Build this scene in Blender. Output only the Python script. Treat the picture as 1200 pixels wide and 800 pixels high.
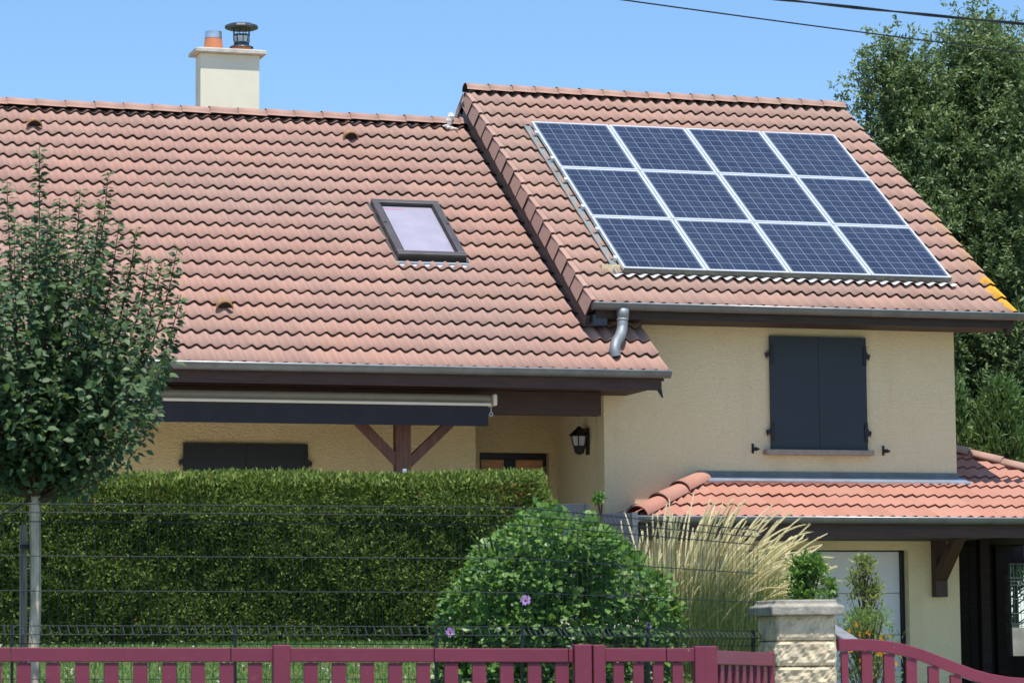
import bpy, math, random
import numpy as np
from mathutils import Vector, Matrix
random.seed(7)
RNG = np.random.default_rng(11)
for o in list(bpy.data.objects): bpy.data.objects.remove(o, do_unlink=True)
scene = bpy.context.scene
COL = scene.collection
R = math.radians

# ------------------------------------------------------------------ camera
F, PSI, PIT, ROL = 3724.3, 0.3044, 0.1010, -0.0095        # focal length in pixels of a 1200 px wide frame, yaw, pitch, roll
_fw = Vector((math.sin(PSI), math.cos(PSI), 0)); _rt = Vector((math.cos(PSI), -math.sin(PSI), 0)); _up = Vector((0, 0, 1))
CF = _fw * math.cos(PIT) + _up * math.sin(PIT); _u2 = _up * math.cos(PIT) - _fw * math.sin(PIT)
CR = _rt * math.cos(ROL) + _u2 * math.sin(ROL); CU = _u2 * math.cos(ROL) - _rt * math.sin(ROL)
cd = bpy.data.cameras.new('camera'); camo = bpy.data.objects.new('camera', cd); COL.objects.link(camo)
cd.sensor_width = 36; cd.lens = F / 1200 * 36; cd.clip_end = 3000; cd.clip_start = 0.5
camo.matrix_world = Matrix(((CR.x, CU.x, -CF.x, 0), (CR.y, CU.y, -CF.y, 0), (CR.z, CU.z, -CF.z, 0), (0, 0, 0, 1)))
cd.dof.use_dof = True; cd.dof.focus_distance = 35; cd.dof.aperture_fstop = 9
scene.camera = camo
# ------------------------------------------------------------------ sky, sun, exposure
SUN_EL, SUN_AZ = R(70), R(-2)          # azimuth measured from the facade's normal, positive to the right
SUNV = Vector((math.sin(SUN_AZ) * math.cos(SUN_EL), -math.cos(SUN_AZ) * math.cos(SUN_EL), math.sin(SUN_EL)))
w = bpy.data.worlds.new('World'); scene.world = w; w.use_nodes = True
nt = w.node_tree; bg = nt.nodes['Background']
sky = nt.nodes.new('ShaderNodeTexSky'); sky.sky_type = 'NISHITA'; sky.sun_disc = False
sky.sun_elevation = SUN_EL; sky.sun_rotation = math.pi - SUN_AZ
sky.altitude = 300; sky.air_density = 1.0; sky.dust_density = 0.25; sky.ozone_density = 4.0
hs = nt.nodes.new('ShaderNodeMix'); hs.data_type = 'RGBA'; hs.blend_type = 'MULTIPLY'; hs.inputs[0].default_value = 1; hs.inputs[7].default_value = (.90, 1.04, 1.14, 1)
nt.links.new(sky.outputs[0], hs.inputs[6]); nt.links.new(hs.outputs[2], bg.inputs[0]); bg.inputs[1].default_value = 0.12
sl = bpy.data.lights.new('sun', 'SUN'); sl.energy = 3.9; sl.angle = R(0.53); sl.color = (1, .95, .87)
so = bpy.data.objects.new('sun', sl); COL.objects.link(so); so.location = (0, 0, 40)
so.rotation_euler = SUNV.to_track_quat('Z', 'Y').to_euler()
scene.view_settings.view_transform = 'Standard'; scene.view_settings.look = 'None'
scene.view_settings.gamma = 1; scene.view_settings.use_curve_mapping = False
scene.view_settings.exposure = 0.40
scene.render.engine = 'CYCLES'

# ------------------------------------------------------------------ pixel -> point helpers
def ray(px, py): return CF + CR * ((px - 600) / F) - CU * ((py - 400) / F)
def at(px, py, Y):                      # on the vertical plane y = Y
    d = ray(px, py); return d * (Y / d.y)
def atX(px, py, X):
    d = ray(px, py); return d * (X / d.x)
def atD(px, py, D):                     # at horizontal distance D along the view axis
    d = ray(px, py); return d * (D / d.dot(_fw))
def atP(px, py, O, n):
    d = ray(px, py); return d * (O.dot(n) / d.dot(n))

# ------------------------------------------------------------------ materials
def lin(c):
    return tuple(((v / 255) / 12.92 if v / 255 <= .04045 else ((v / 255 + .055) / 1.055) ** 2.4) for v in c)
class N:
    def __init__(s, name):
        s.m = bpy.data.materials.new(name); s.m.use_nodes = True; s.t = s.m.node_tree
        s.b = s.t.nodes['Principled BSDF']; s.out = s.t.nodes['Material Output']
    def n(s, typ, **k):
        nd = s.t.nodes.new('ShaderNode' + typ)
        for a, v in k.items(): setattr(nd, a, v)
        return nd
    def l(s, a, b): s.t.links.new(a, b)
    def math(s, op, a, b=None, c=None, clamp=False):
        nd = s.n('Math', operation=op); nd.use_clamp = clamp
        for i, v in enumerate((a, b, c)):
            if v is None: continue
            if isinstance(v, (int, float)): nd.inputs[i].default_value = v
            else: s.l(v, nd.inputs[i])
        return nd.outputs[0]
    def mix(s, f, a, b, mode='MIX'):
        nd = s.n('Mix', data_type='RGBA', blend_type=mode)
        for i, v in ((0, f), (6, a), (7, b)):
            if isinstance(v, (int, float)): nd.inputs[i].default_value = v
            elif isinstance(v, tuple): nd.inputs[i].default_value = (*v[:3], 1)
            else: s.l(v, nd.inputs[i])
        return nd.outputs[2]
    def noise(s, scale, detail=4, vec=None, rough=.55):
        nd = s.n('TexNoise'); nd.inputs['Scale'].default_value = scale; nd.inputs['Detail'].default_value = detail
        nd.inputs['Roughness'].default_value = rough
        s.l(vec if vec is not None else s.geo(), nd.inputs['Vector']); return nd.outputs[0]
    def geo(s):
        if not hasattr(s, '_g'): s._g = s.n('NewGeometry').outputs['Position']
        return s._g
    def ramp(s, fac, lo, hi):
        nd = s.n('MapRange'); nd.inputs[1].default_value = lo; nd.inputs[2].default_value = hi
        s.l(fac, nd.inputs[0]); return nd.outputs[0]
    def bump(s, h, strength=.3, dist=.01):
        nd = s.n('Bump'); nd.inputs['Strength'].default_value = strength; nd.inputs['Distance'].default_value = dist
        s.l(h, nd.inputs['Height']); s.l(nd.outputs[0], s.b.inputs['Normal'])
    def col(s, c):
        if isinstance(c, tuple): s.b.inputs['Base Color'].default_value = (*c[:3], 1)
        else: s.l(c, s.b.inputs['Base Color'])
    def set(s, rough=.7, metal=0, spec=.5):
        s.b.inputs['Roughness'].default_value = rough; s.b.inputs['Metallic'].default_value = metal
        s.b.inputs['Specular IOR Level'].default_value = spec
        return s.m
    def usep(s, uv):
        nd = s.n('SeparateXYZ'); s.l(uv.outputs[0], nd.inputs[0]); return nd.outputs[0]
    def scaled(s, sx, sy, sz):
        nd = s.n('Mapping'); nd.inputs['Scale'].default_value = (sx, sy, sz); s.l(s.geo(), nd.inputs[0]); return nd.outputs[0]

def simple(name, c, rough=.7, metal=0, var=.12, scale=6, bump=0, bscale=60, spec=.5, bdist=.004, stretch=None):
    k = N(name); v = k.scaled(*stretch) if stretch else None
    f = k.ramp(k.noise(scale, 5, v), .3, .7)
    k.col(k.mix(f, tuple(x * (1 - var) for x in c), tuple(min(1, x * (1 + var)) for x in c)))
    if bump: k.bump(k.noise(bscale, 4), bump, bdist)
    return k.set(rough, metal, spec)

def tile_mat(name, base, alt, grey, lichen=None, pan_shade_dirt=.30):
    k = N(name)
    uv = k.n('UVMap'); uv.uv_map = 'UVMap'
    fl = k.n('VectorMath', operation='FLOOR'); k.l(uv.outputs[0], fl.inputs[0])
    wn = k.n('TexWhiteNoise', noise_dimensions='2D'); k.l(fl.outputs[0], wn.inputs['Vector'])
    sp = k.n('SeparateColor'); k.l(wn.outputs['Color'], sp.inputs[0])
    a = k.mix(k.math('POWER', sp.outputs[0], 1.5), base, alt)
    big = k.ramp(k.noise(.55, 5), .38, .68)
    a = k.mix(k.math('MULTIPLY', big, .55), a, grey)
    ff = k.math('ADD', k.math('MULTIPLY', sp.outputs[1], .17), k.math('MULTIPLY', k.ramp(k.noise(14, 5), .3, .75), .12))
    a = k.mix(ff, a, tuple(x * .52 for x in grey))
    a = k.mix(k.math('MULTIPLY', k.ramp(k.noise(70, 3), .52, .8), .35), a, tuple(min(1, x * 1.35) for x in grey))
    # streaks running down the slope
    st = k.ramp(k.noise(1, 4, k.scaled(30, 1.2, 1.2)), .55, .8)
    a = k.mix(k.math('MULTIPLY', st, .12), a, tuple(x * .5 for x in grey))
    # shading and dirt of the pans between the rolls, painted into the colour
    pan = k.math('ABSOLUTE', k.math('SUBTRACT', k.math('FRACT', k.math('MULTIPLY', k.usep(uv), 2)), .5))
    a = k.mix(k.math('MULTIPLY', k.math('MULTIPLY', k.ramp(pan, .26, .0), k.ramp(k.noise(4, 5), .25, .7)), pan_shade_dirt), a, tuple(x * .45 for x in grey))
    # darker lower lip of every tile
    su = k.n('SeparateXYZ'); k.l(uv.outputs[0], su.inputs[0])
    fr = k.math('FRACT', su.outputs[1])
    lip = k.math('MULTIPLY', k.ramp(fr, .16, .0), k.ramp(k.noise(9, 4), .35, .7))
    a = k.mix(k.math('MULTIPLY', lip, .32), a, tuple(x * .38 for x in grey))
    if lichen:
        x1, y0, y1, y2 = lichen
        ps = k.n('SeparateXYZ'); k.l(k.geo(), ps.inputs[0])
        nz = k.math('MULTIPLY', k.math('SUBTRACT', k.noise(9, 5), .5), .28)
        m1 = k.math('GREATER_THAN', k.math('ADD', ps.outputs[0], nz), x1)
        m2 = k.math('LESS_THAN', k.math('ADD', ps.outputs[1], nz), y1)
        fainty = k.math('LESS_THAN', k.math('ADD', ps.outputs[1], nz), y2)
        a = k.mix(k.math('MULTIPLY', m1, k.math('MULTIPLY', fainty, .25)), a, (.55, .3, .06))
        a = k.mix(k.math('MULTIPLY', k.math('MULTIPLY', m1, m2), .85), a, (.78, .39, .015))
    spots = k.math('MULTIPLY', k.ramp(k.noise(38, 3), .70, .74), k.ramp(k.noise(1.3, 4), .45, .6))
    a = k.mix(k.math('MULTIPLY', spots, .6), a, (.10, .095, .06))
    k.col(a)
    h = k.math('ADD', k.noise(120, 3), k.math('MULTIPLY', k.noise(16, 4), 1.5))
    k.bump(h, .35, .004)
    return k.set(.88, 0, .3)

M = {}
M['tile'] = tile_mat('main_tile', (.47, .268, .208), (.54, .305, .225), (.42, .29, .235))
M['edge'] = simple('tile_edge', (.055, .032, .024), .95, var=.35)  # edge materials: dark brown for dirty edges and painted-in gap shadow
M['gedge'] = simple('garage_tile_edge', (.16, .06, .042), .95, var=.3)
M['gtile'] = tile_mat('garage_tile', (.53, .24, .17), (.57, .29, .21), (.47, .25, .19), None, .0)
def stucco(name, c, dark, bstr=.9, bd=.014):
    k = N(name)
    f = k.ramp(k.noise(.8, 6), .35, .7)
    a = k.mix(f, c, dark)
    st = k.ramp(k.noise(1, 5, k.scaled(3, 3, .35)), .5, .8)
    a = k.mix(k.math('MULTIPLY', st, .34), a, tuple(x * .70 for x in c))
    sp_ = k.math('MULTIPLY', k.ramp(k.noise(6, 5), .58, .72), k.ramp(k.noise(.9, 3), .4, .65)); a = k.mix(k.math('MULTIPLY', sp_, .22), a, tuple(x * .62 for x in c))
    vz = k.scaled(22, 22, 48)
    h = k.math('ADD', k.noise(1, 4, vz), k.math('MULTIPLY', k.noise(2.2, 3, vz), .5))
    a = k.mix(k.math('MULTIPLY', k.ramp(h, .9, .5), .25), a, tuple(x * .55 for x in c))
    k.col(a); k.bump(h, bstr, bd)
    return k.set(.95, 0, .15)
M['wall'] = stucco('cream_render', (.80, .665, .42), (.76, .63, .39))
M['wall2'] = stucco('ochre_render', (.76, .585, .32), (.72, .55, .295), 1.0, .022)
M['chim'] = simple('chimney_render', (.86, .81, .62), .9, var=.06, scale=2.5, bump=.2, bscale=25)
M['cap'] = simple('chimney_cap', (.62, .58, .49), .9, var=.22, scale=9, bump=.3)
M['terra'] = simple('terracotta', (.62, .22, .10), .8, var=.1)
M['steel'] = simple('galvanised_steel', (.62, .65, .68), .38, .9, var=.2, scale=12)
M['darksteel'] = simple('sooty_steel', (.10, .11, .12), .5, .7, var=.4, scale=14)
def zinc(name, c, r=.5):
    k = N(name); f = k.ramp(k.noise(5, 6), .3, .7)
    a = k.mix(f, tuple(x * .72 for x in c), c)
    st = k.ramp(k.noise(1, 4, k.scaled(14, 14, 2)), .55, .75)
    a = k.mix(k.math('MULTIPLY', st, .3), a, tuple(x * .55 for x in c))
    k.col(a); k.bump(k.noise(20, 3), .1, .003); return k.set(r, .55, .5)
M['zinc'] = zinc('aged_zinc', (.17, .185, .185))
M['zincnew'] = zinc('flashing_zinc', (.46, .52, .60), .45)
M['rim'] = zinc('gutter_rim', (.6, .63, .64), .4)
M['grooved'] = simple('underlay_metal', (.30, .32, .30), .5, .5, var=.15)
def wood(name, c, rough=.6, ax=(1.2, 12, 12)):
    k = N(name); f = k.ramp(k.noise(3, 6, k.scaled(*ax)), .3, .7)
    k.col(k.mix(f, tuple(x * .55 for x in c), tuple(x * 1.25 for x in c))); k.bump(k.noise(5, 4, k.scaled(*ax)), .25, .004)
    return k.set(rough)
M['wood'] = wood('brown_stained_wood', (.048, .021, .015))
M['woodv'] = wood('brown_stained_post', (.115, .048, .030), .6, (12, 12, 1.2))
M['corbel'] = wood('corbel_wood', (.058, .027, .019), .6, (12, 12, 1.2))
M['darkwood'] = wood('dark_wood', (.040, .025, .019), .7)
M['soffit'] = wood('soffit_wood', (.045, .021, .016), .7)
M['black'] = simple('black_metal', (.012, .012, .013), .5, .2, var=.2)
M['barge'] = simple('barge_board', (.020, .020, .023), .55, var=.3, scale=8)
def shutter(name, c):
    k = N(name); f = k.ramp(k.noise(1.5, 5), .3, .7)
    k.col(k.mix(f, tuple(x * .85 for x in c), c)); k.bump(k.noise(9, 3), .06, .002); return k.set(.5)
M['shutter'] = shutter('anthracite_paint', (.017, .024, .032))
M['screen'] = shutter('anthracite_screen', (.05, .06, .078))
M['sill'] = simple('sill_concrete', (.30, .26, .21), .9, var=.15, scale=15)
M['lead'] = simple('white_apron', (.66, .69, .70), .5, var=.15, scale=20)
M['sill2'] = simple('grey_coping', (.22, .23, .25), .8, var=.2, scale=10)
M['garage'] = simple('white_garage_door', (.66, .67, .70), .5, var=.03)
M['doorwood'] = wood('orange_door_wood', (.60, .26, .10), .5)
M['bar'] = simple('awning_bar', (.66, .60, .48), .5, var=.05)
M['cassette'] = simple('awning_cassette', (.30, .255, .195), .5, var=.05)
M['valance'] = simple('awning_valance', (.018, .018, .024), .85, var=.15, bump=.2, bscale=200)
M['mortar'] = simple('mortar', (.75, .73, .70), .95, var=.15, scale=20, bump=.5)
M['lichen'] = simple('lichened_clay', (.36, .21, .10), .95, var=.35, scale=18)
M['alu'] = simple('panel_aluminium', (.80, .84, .88), .35, .4, var=.04)
M['alud'] = simple('panel_side', (.12, .12, .10), .6, .3, var=.3, scale=5)
M['velux'] = simple('skylight_cladding', (.105, .095, .092), .45, .3, var=.2)
M['veluxd'] = simple('skylight_dark', (.02, .02, .02), .5, .2)
def red_paint(name):
    k = N(name); f = k.ramp(k.noise(2.2, 5), .3, .7)
    a = k.mix(f, (.205, .030, .056), (.245, .040, .070))
    a = k.mix(k.math('MULTIPLY', k.ramp(k.noise(24, 4), .62, .8), .35), a, (.36, .15, .18))
    a = k.mix(k.ramp(k.noise(55, 2), .765, .80), a, (.62, .58, .55))
    k.col(a); k.bump(k.noise(30, 3), .12, .003); return k.set(.5)
M['red'] = red_paint('burgundy_paint')
M['wire'] = simple('green_wire', (.018, .026, .028), .45, .3, var=.1)
M['wirelit'] = simple('sunlit_wire', (.10, .12, .13), .4, .4, var=.1)  # lighter copy of the wire colour, its lit look painted in
def stone(name, c):
    k = N(name); f = k.ramp(k.noise(6, 6), .3, .7)
    a = k.mix(f, c, tuple(x * .62 for x in c))
    a = k.mix(k.math('MULTIPLY', k.ramp(k.noise(22, 5), .55, .75), .5), a, (.16, .145, .12))
    a = k.mix(k.math('MULTIPLY', k.ramp(k.noise(3.1, 3), .5, .7), .35), a, (.48, .33, .16))
    k.col(a); k.bump(k.noise(26, 6), .9, .015); return k.set(.95, 0, .2)
M['stone'] = stone('split_limestone', (.86, .72, .49))
def capstone(name):
    k = N(name); a = k.mix(k.ramp(k.noise(9, 6), .35, .65), (.48, .44, .36), (.24, .22, .18))
    a = k.mix(k.ramp(k.noise(40, 4), .55, .75), a, (.42, .40, .34))
    k.col(a); k.bump(k.noise(40, 6), .8, .01); return k.set(.95, 0, .2)
M['capstone'] = capstone('weathered_capstone')
M['concrete'] = simple('concrete', (.34, .32, .28), .95, var=.25, scale=5, bump=.4)
M['bark'] = simple('pale_bark', (.60, .49, .35), .9, var=.35, scale=22, bump=.6, stretch=(1, 1, .35))
M['stake'] = wood('stake_wood', (.30, .255, .20), .9, (12, 12, 1.5))
M['twig'] = simple('twig_bark', (.085, .06, .04), .9, var=.3, scale=20)
M['darkbark'] = simple('dark_bark', (.09, .075, .06), .95, var=.4, scale=12, bump=.6)
def leaf(name, c1, c2, trans=.3, rough=.45, spec=.4, rare=None):
    k = N(name)
    at_ = k.n('Attribute'); at_.attribute_name = 'rnd'
    a = k.mix(at_.outputs['Fac'], c1, c2)
    if rare: a = k.mix(k.math('GREATER_THAN', at_.outputs['Fac'], rare[0]), a, rare[1])
    k.col(a); k.set(rough, 0, spec)
    tr = k.n('BsdfTranslucent')
    bright = k.mix(1.0, a, (1.35, 1.35, .75), 'MULTIPLY')
    k.l(bright, tr.inputs[0])
    ms = k.n('MixShader'); ms.inputs[0].default_value = trans
    k.l(k.b.outputs[0], ms.inputs[1]); k.l(tr.outputs[0], ms.inputs[2]); k.l(ms.outputs[0], k.out.inputs[0])
    return k.m
M['leaf_pear'] = leaf('fruit_tree_leaf', (.036, .076, .030), (.15, .23, .095), .30, .5, .35)
M['leaf_hedge'] = leaf('thuja_foliage', (.045, .088, .018), (.27, .35, .075), .2, .6, .25, (.988, (.30, .12, .05)))
M['leaf_hib'] = leaf('hibiscus_leaf', (.040, .115, .020), (.20, .35, .070), .3, .42, .45)
M['leaf_ash'] = leaf('ash_leaf', (.060, .115, .042), (.25, .33, .13), .25, .45, .4)
M['leaf_con'] = leaf('conifer_foliage', (.065, .14, .045), (.17, .28, .10), .25, .6, .3)
M['leaf_shrub'] = leaf('shrub_leaf', (.10, .15, .035), (.30, .35, .10), .3, .5, .4)
M['leaf_box'] = leaf('small_shrub_leaf', (.065, .17, .03), (.20, .34, .07), .3, .5, .4)
M['leaf_yellow'] = leaf('flower_leaf', (.08, .16, .03), (.20, .30, .08), .3, .5, .4)
M['orange'] = leaf('orange_petal', (.75, .20, .02), (.85, .55, .05), .3, .6, .3)
M['petal'] = leaf('lilac_petal', (.42, .26, .62), (.58, .42, .75), .3, .6, .3)
M['petalc'] = simple('petal_centre', (.25, .02, .08), .7)
M['blade'] = leaf('grass_blade', (.10, .17, .06), (.26, .34, .15), .4, .55, .35)
M['plume'] = leaf('grass_plume', (.66, .59, .38), (.86, .79, .56), .35, .8, .2)
M['straw'] = leaf('grass_straw', (.14, .21, .07), (.30, .36, .16), .25, .7, .2)
M['lawnblade'] = leaf('lawn_blade', (.09, .21, .045), (.20, .36, .10), .3, .6, .3)
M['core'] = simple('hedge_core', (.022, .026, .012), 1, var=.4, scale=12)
def solar():
    k = N('solar_cells'); uv = k.n('UVMap'); uv.uv_map = 'UVMap'
    fl = k.n('VectorMath', operation='FLOOR'); k.l(uv.outputs[0], fl.inputs[0])
    oi = k.n('ObjectInfo')
    ad = k.n('VectorMath', operation='ADD'); k.l(fl.outputs[0], ad.inputs[0])
    cm = k.n('CombineXYZ'); k.l(oi.outputs['Random'], cm.inputs[2]); k.l(cm.outputs[0], ad.inputs[1])
    wn = k.n('TexWhiteNoise', noise_dimensions='3D'); k.l(ad.outputs[0], wn.inputs[0])
    sc = k.n('SeparateColor'); k.l(wn.outputs['Color'], sc.inputs[0])
    a = k.mix(sc.outputs[0], (.018, .022, .036), (.030, .037, .058))
    a = k.mix(k.math('MULTIPLY', k.math('GREATER_THAN', sc.outputs[1], .86), .6), a, (.040, .050, .058))
    vo = k.n('TexVoronoi'); vo.inputs['Scale'].default_value = 26; k.l(k.geo(), vo.inputs['Vector'])
    vs = k.n('SeparateColor'); k.l(vo.outputs['Color'], vs.inputs[0])
    a = k.mix(k.math('MULTIPLY', vs.outputs[0], .35), a, (.018, .028, .075))
    s = k.n('SeparateXYZ'); k.l(uv.outputs[0], s.inputs[0])
    def line(coord, pos, wd):
        f = k.math('FRACT', k.math('ADD', coord, .5 - pos))
        return k.math('LESS_THAN', k.math('ABSOLUTE', k.math('SUBTRACT', f, .5)), wd)
    g = k.math('MAXIMUM', line(s.outputs[0], 0, .030), line(s.outputs[1], 0, .028))
    bb = k.math('MAXIMUM', line(s.outputs[0], .30, .016), line(s.outputs[0], .70, .016))
    a = k.mix(k.math('MULTIPLY', bb, .22), a, (.30, .34, .42))
    a = k.mix(k.math('MULTIPLY', g, .5), a, (.40, .45, .53))
    k.col(a); k.set(.18, 0, .5)
    k.b.inputs['Coat Weight'].default_value = .6; k.b.inputs['Coat Roughness'].default_value = .08
    return k.m
M['cells'] = solar()
def glass_blind():
    k = N('skylight_pane'); k.col(k.mix(k.ramp(k.noise(3, 3), .3, .7), (.38, .345, .41), (.47, .43, .49))); k.set(.12, 0, .5)
    k.b.inputs['Coat Weight'].default_value = .8; k.b.inputs['Coat Roughness'].default_value = .03; return k.m
M['pane'] = glass_blind()
M['pinkstrip'] = simple('blind_strip', (.55, .16, .30), .5)
M['lampglass'] = simple('lamp_glass', (.45, .40, .42), .2)

# ------------------------------------------------------------------ object helpers
ORG = {}
def tag(o, label=None, cat=None, group=None, kind=None):
    if label: o['label'] = label
    if cat: o['category'] = cat
    if group: o['group'] = group
    if kind: o['kind'] = kind
    return o
def thing(name, loc, label, cat, group=None):
    o = bpy.data.objects.new(name, None); COL.objects.link(o); o.empty_display_size = .2
    o.location = loc; ORG[o] = Vector(loc); return tag(o, label, cat, group)
class MB:
    def __init__(s): s.v = []; s.f = []; s.mi = []; s.uv = None
    def add(s, vs, fs, mi=0):
        b = len(s.v); s.v += [tuple(p) for p in vs]; s.f += [tuple(i + b for i in f) for f in fs]; s.mi += [mi] * len(fs)
    def box(s, a, b, mi=0):
        x0, y0, z0 = (min(a[i], b[i]) for i in range(3)); x1, y1, z1 = (max(a[i], b[i]) for i in range(3))
        s.add([(x0, y0, z0), (x1, y0, z0), (x1, y1, z0), (x0, y1, z0), (x0, y0, z1), (x1, y0, z1), (x1, y1, z1), (x0, y1, z1)],
              [(3, 2, 1, 0), (4, 5, 6, 7), (0, 1, 5, 4), (1, 2, 6, 5), (2, 3, 7, 6), (3, 0, 4, 7)], mi)
    def obox(s, c, ax, ay, az, mi=0):       # oriented box, half-axes
        c, ax, ay, az = Vector(c), Vector(ax), Vector(ay), Vector(az)
        P = [c + ax * i + ay * j + az * k for k in (-1, 1) for i, j in ((-1, -1), (1, -1), (1, 1), (-1, 1))]
        s.add(P, [(3, 2, 1, 0), (4, 5, 6, 7), (0, 1, 5, 4), (1, 2, 6, 5), (2, 3, 7, 6), (3, 0, 4, 7)], mi)
    def beam(s, p, q, wd, ht, up=(0, 0, 1), mi=0):
        p, q = Vector(p), Vector(q); d = (q - p); L = d.length / 2; d.normalize(); sd = d.cross(Vector(up)).normalized(); u = sd.cross(d)
        s.obox((p + q) / 2, d * L, sd * wd / 2, u * ht / 2, mi)
    def tube(s, pts, rad, n=8, mi=0, caps=True):
        pts = [Vector(p) for p in pts]; rad = rad if isinstance(rad, (list, tuple)) else [rad] * len(pts)
        base = len(s.v); prev = None
        for i, p in enumerate(pts):
            d = (pts[min(i + 1, len(pts) - 1)] - pts[max(i - 1, 0)]).normalized()
            ref = prev if prev is not None else (Vector((0, 0, 1)) if abs(d.z) < .9 else Vector((1, 0, 0)))
            a = (ref - d * ref.dot(d)).normalized(); prev = a; b = d.cross(a)
            for j in range(n):
                t = 2 * math.pi * j / n; s.v.append(tuple(p + a * math.cos(t) * rad[i] + b * math.sin(t) * rad[i]))
        for i in range(len(pts) - 1):
            for j in range(n):
                s.f.append((base + i * n + j, base + i * n + (j + 1) % n, base + (i + 1) * n + (j + 1) % n, base + (i + 1) * n + j)); s.mi.append(mi)
        if caps:
            s.f.append(tuple(base + j for j in range(n))[::-1]); s.mi.append(mi)
            s.f.append(tuple(base + (len(pts) - 1) * n + j for j in range(n))); s.mi.append(mi)
    def cyl(s, c, r0, r1, h, n=20, mi=0): s.tube([c, Vector(c) + Vector((0, 0, h))], [r0, r1], n, mi)
    def build(s, name, mats, parent=None, smooth=False, bevel=0, uv=None, attr=None):
        me = bpy.data.meshes.new(name); org = Vector((0, 0, 0))
        p = parent
        while p is not None:
            if p in ORG: org = ORG[p]; break
            p = p.parent
        me.from_pydata([(a[0] - org.x, a[1] - org.y, a[2] - org.z) for a in s.v], [], s.f)
        for m in (mats if isinstance(mats, (list, tuple)) else [mats]): me.materials.append(m)
        me.polygons.foreach_set('material_index', s.mi)
        if uv is not None:
            l = me.uv_layers.new(name='UVMap'); idx = np.empty(len(me.loops), dtype=np.int32); me.loops.foreach_get('vertex_index', idx)
            l.data.foreach_set('uv', np.asarray(uv, dtype=np.float32)[idx].ravel())
        if smooth: me.polygons.foreach_set('use_smooth', [True] * len(me.polygons))
        me.update(); o = bpy.data.objects.new(name, me); COL.objects.link(o); o.parent = parent
        if bevel:
            b = o.modifiers.new('bevel', 'BEVEL'); b.width = bevel; b.segments = 2; b.limit_method = 'ANGLE'
        return o
def copy_tree(o, parent=None):
    c = o.copy(); COL.objects.link(c); c.parent = parent
    for ch in [q for q in bpy.data.objects if q.parent == o]: copy_tree(ch, c)
    return c

# leaf cards: folded pointed leaves, numpy
def leaves(name, P, D, Nn, L, Wd, mat, parent=None, bend=.25, rnd=None, round_=False):
    P, D, Nn = (np.asarray(a, float) for a in (P, D, Nn)); n = len(P)
    L = np.broadcast_to(np.asarray(L, float), (n,))[:, None]; Wd = np.broadcast_to(np.asarray(Wd, float), (n,))[:, None]
    D /= np.linalg.norm(D, axis=1, keepdims=True) + 1e-9
    S = np.cross(D, Nn); S /= np.linalg.norm(S, axis=1, keepdims=True) + 1e-9; U = np.cross(S, D)
    org = np.array(ORG[parent] if parent in ORG else (0, 0, 0), float) if parent is not None else np.zeros(3)
    if round_:
        V = np.stack([P, P + D * L * .22 + S * Wd * .40 + U * Wd * .08, P + D * L * .62 + S * Wd * .46 + U * Wd * .10 - U * L * bend * .35, P + D * L - U * L * bend, P + D * L * .62 - S * Wd * .46 + U * Wd * .10 - U * L * bend * .35, P + D * L * .22 - S * Wd * .40 + U * Wd * .08, P + D * L * .5 - U * L * bend * .2], 1)
        tri = [(0, 1, 6), (1, 2, 6), (2, 3, 6), (3, 4, 6), (4, 5, 6), (5, 0, 6)]
    else:
        V = np.stack([P, P + D * L * .45 + S * Wd * .5 + U * Wd * .15, P + D * L - U * L * bend, P + D * L * .45 - S * Wd * .5 + U * Wd * .15, P + D * L * .5 - U * L * bend * .2], 1)
        tri = [(0, 1, 4), (1, 2, 4), (2, 3, 4), (3, 0, 4)]
    kv = V.shape[1]; V = (V.reshape(-1, 3) - org).astype(np.float32)
    base = (np.arange(n) * kv)[:, None]
    Fq = np.concatenate([base + np.array([t]) for t in tri], 1).ravel()
    me = bpy.data.meshes.new(name); me.vertices.add(len(V)); me.vertices.foreach_set('co', V.ravel())
    nf = n * len(tri); me.loops.add(nf * 3); me.loops.foreach_set('vertex_index', Fq.astype(np.int32))
    me.polygons.add(nf); me.polygons.foreach_set('loop_start', np.arange(nf, dtype=np.int32) * 3)
    try: me.polygons.foreach_set('loop_total', np.full(nf, 3, dtype=np.int32))
    except Exception: pass
    a = me.attributes.new('rnd', 'FLOAT', 'POINT')
    r = RNG.random(n) if rnd is None else np.clip(rnd, 0, 1)
    a.data.foreach_set('value', np.repeat(r, kv).astype(np.float32))
    me.polygons.foreach_set('use_smooth', np.ones(nf, bool))
    me.materials.append(mat); me.update(calc_edges=True); me.validate()
    o = bpy.data.objects.new(name, me); COL.objects.link(o); o.parent = parent; return o
def rdir(n): 
    v = RNG.normal(size=(n, 3)); return v / np.linalg.norm(v, axis=1, keepdims=True)

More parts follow.
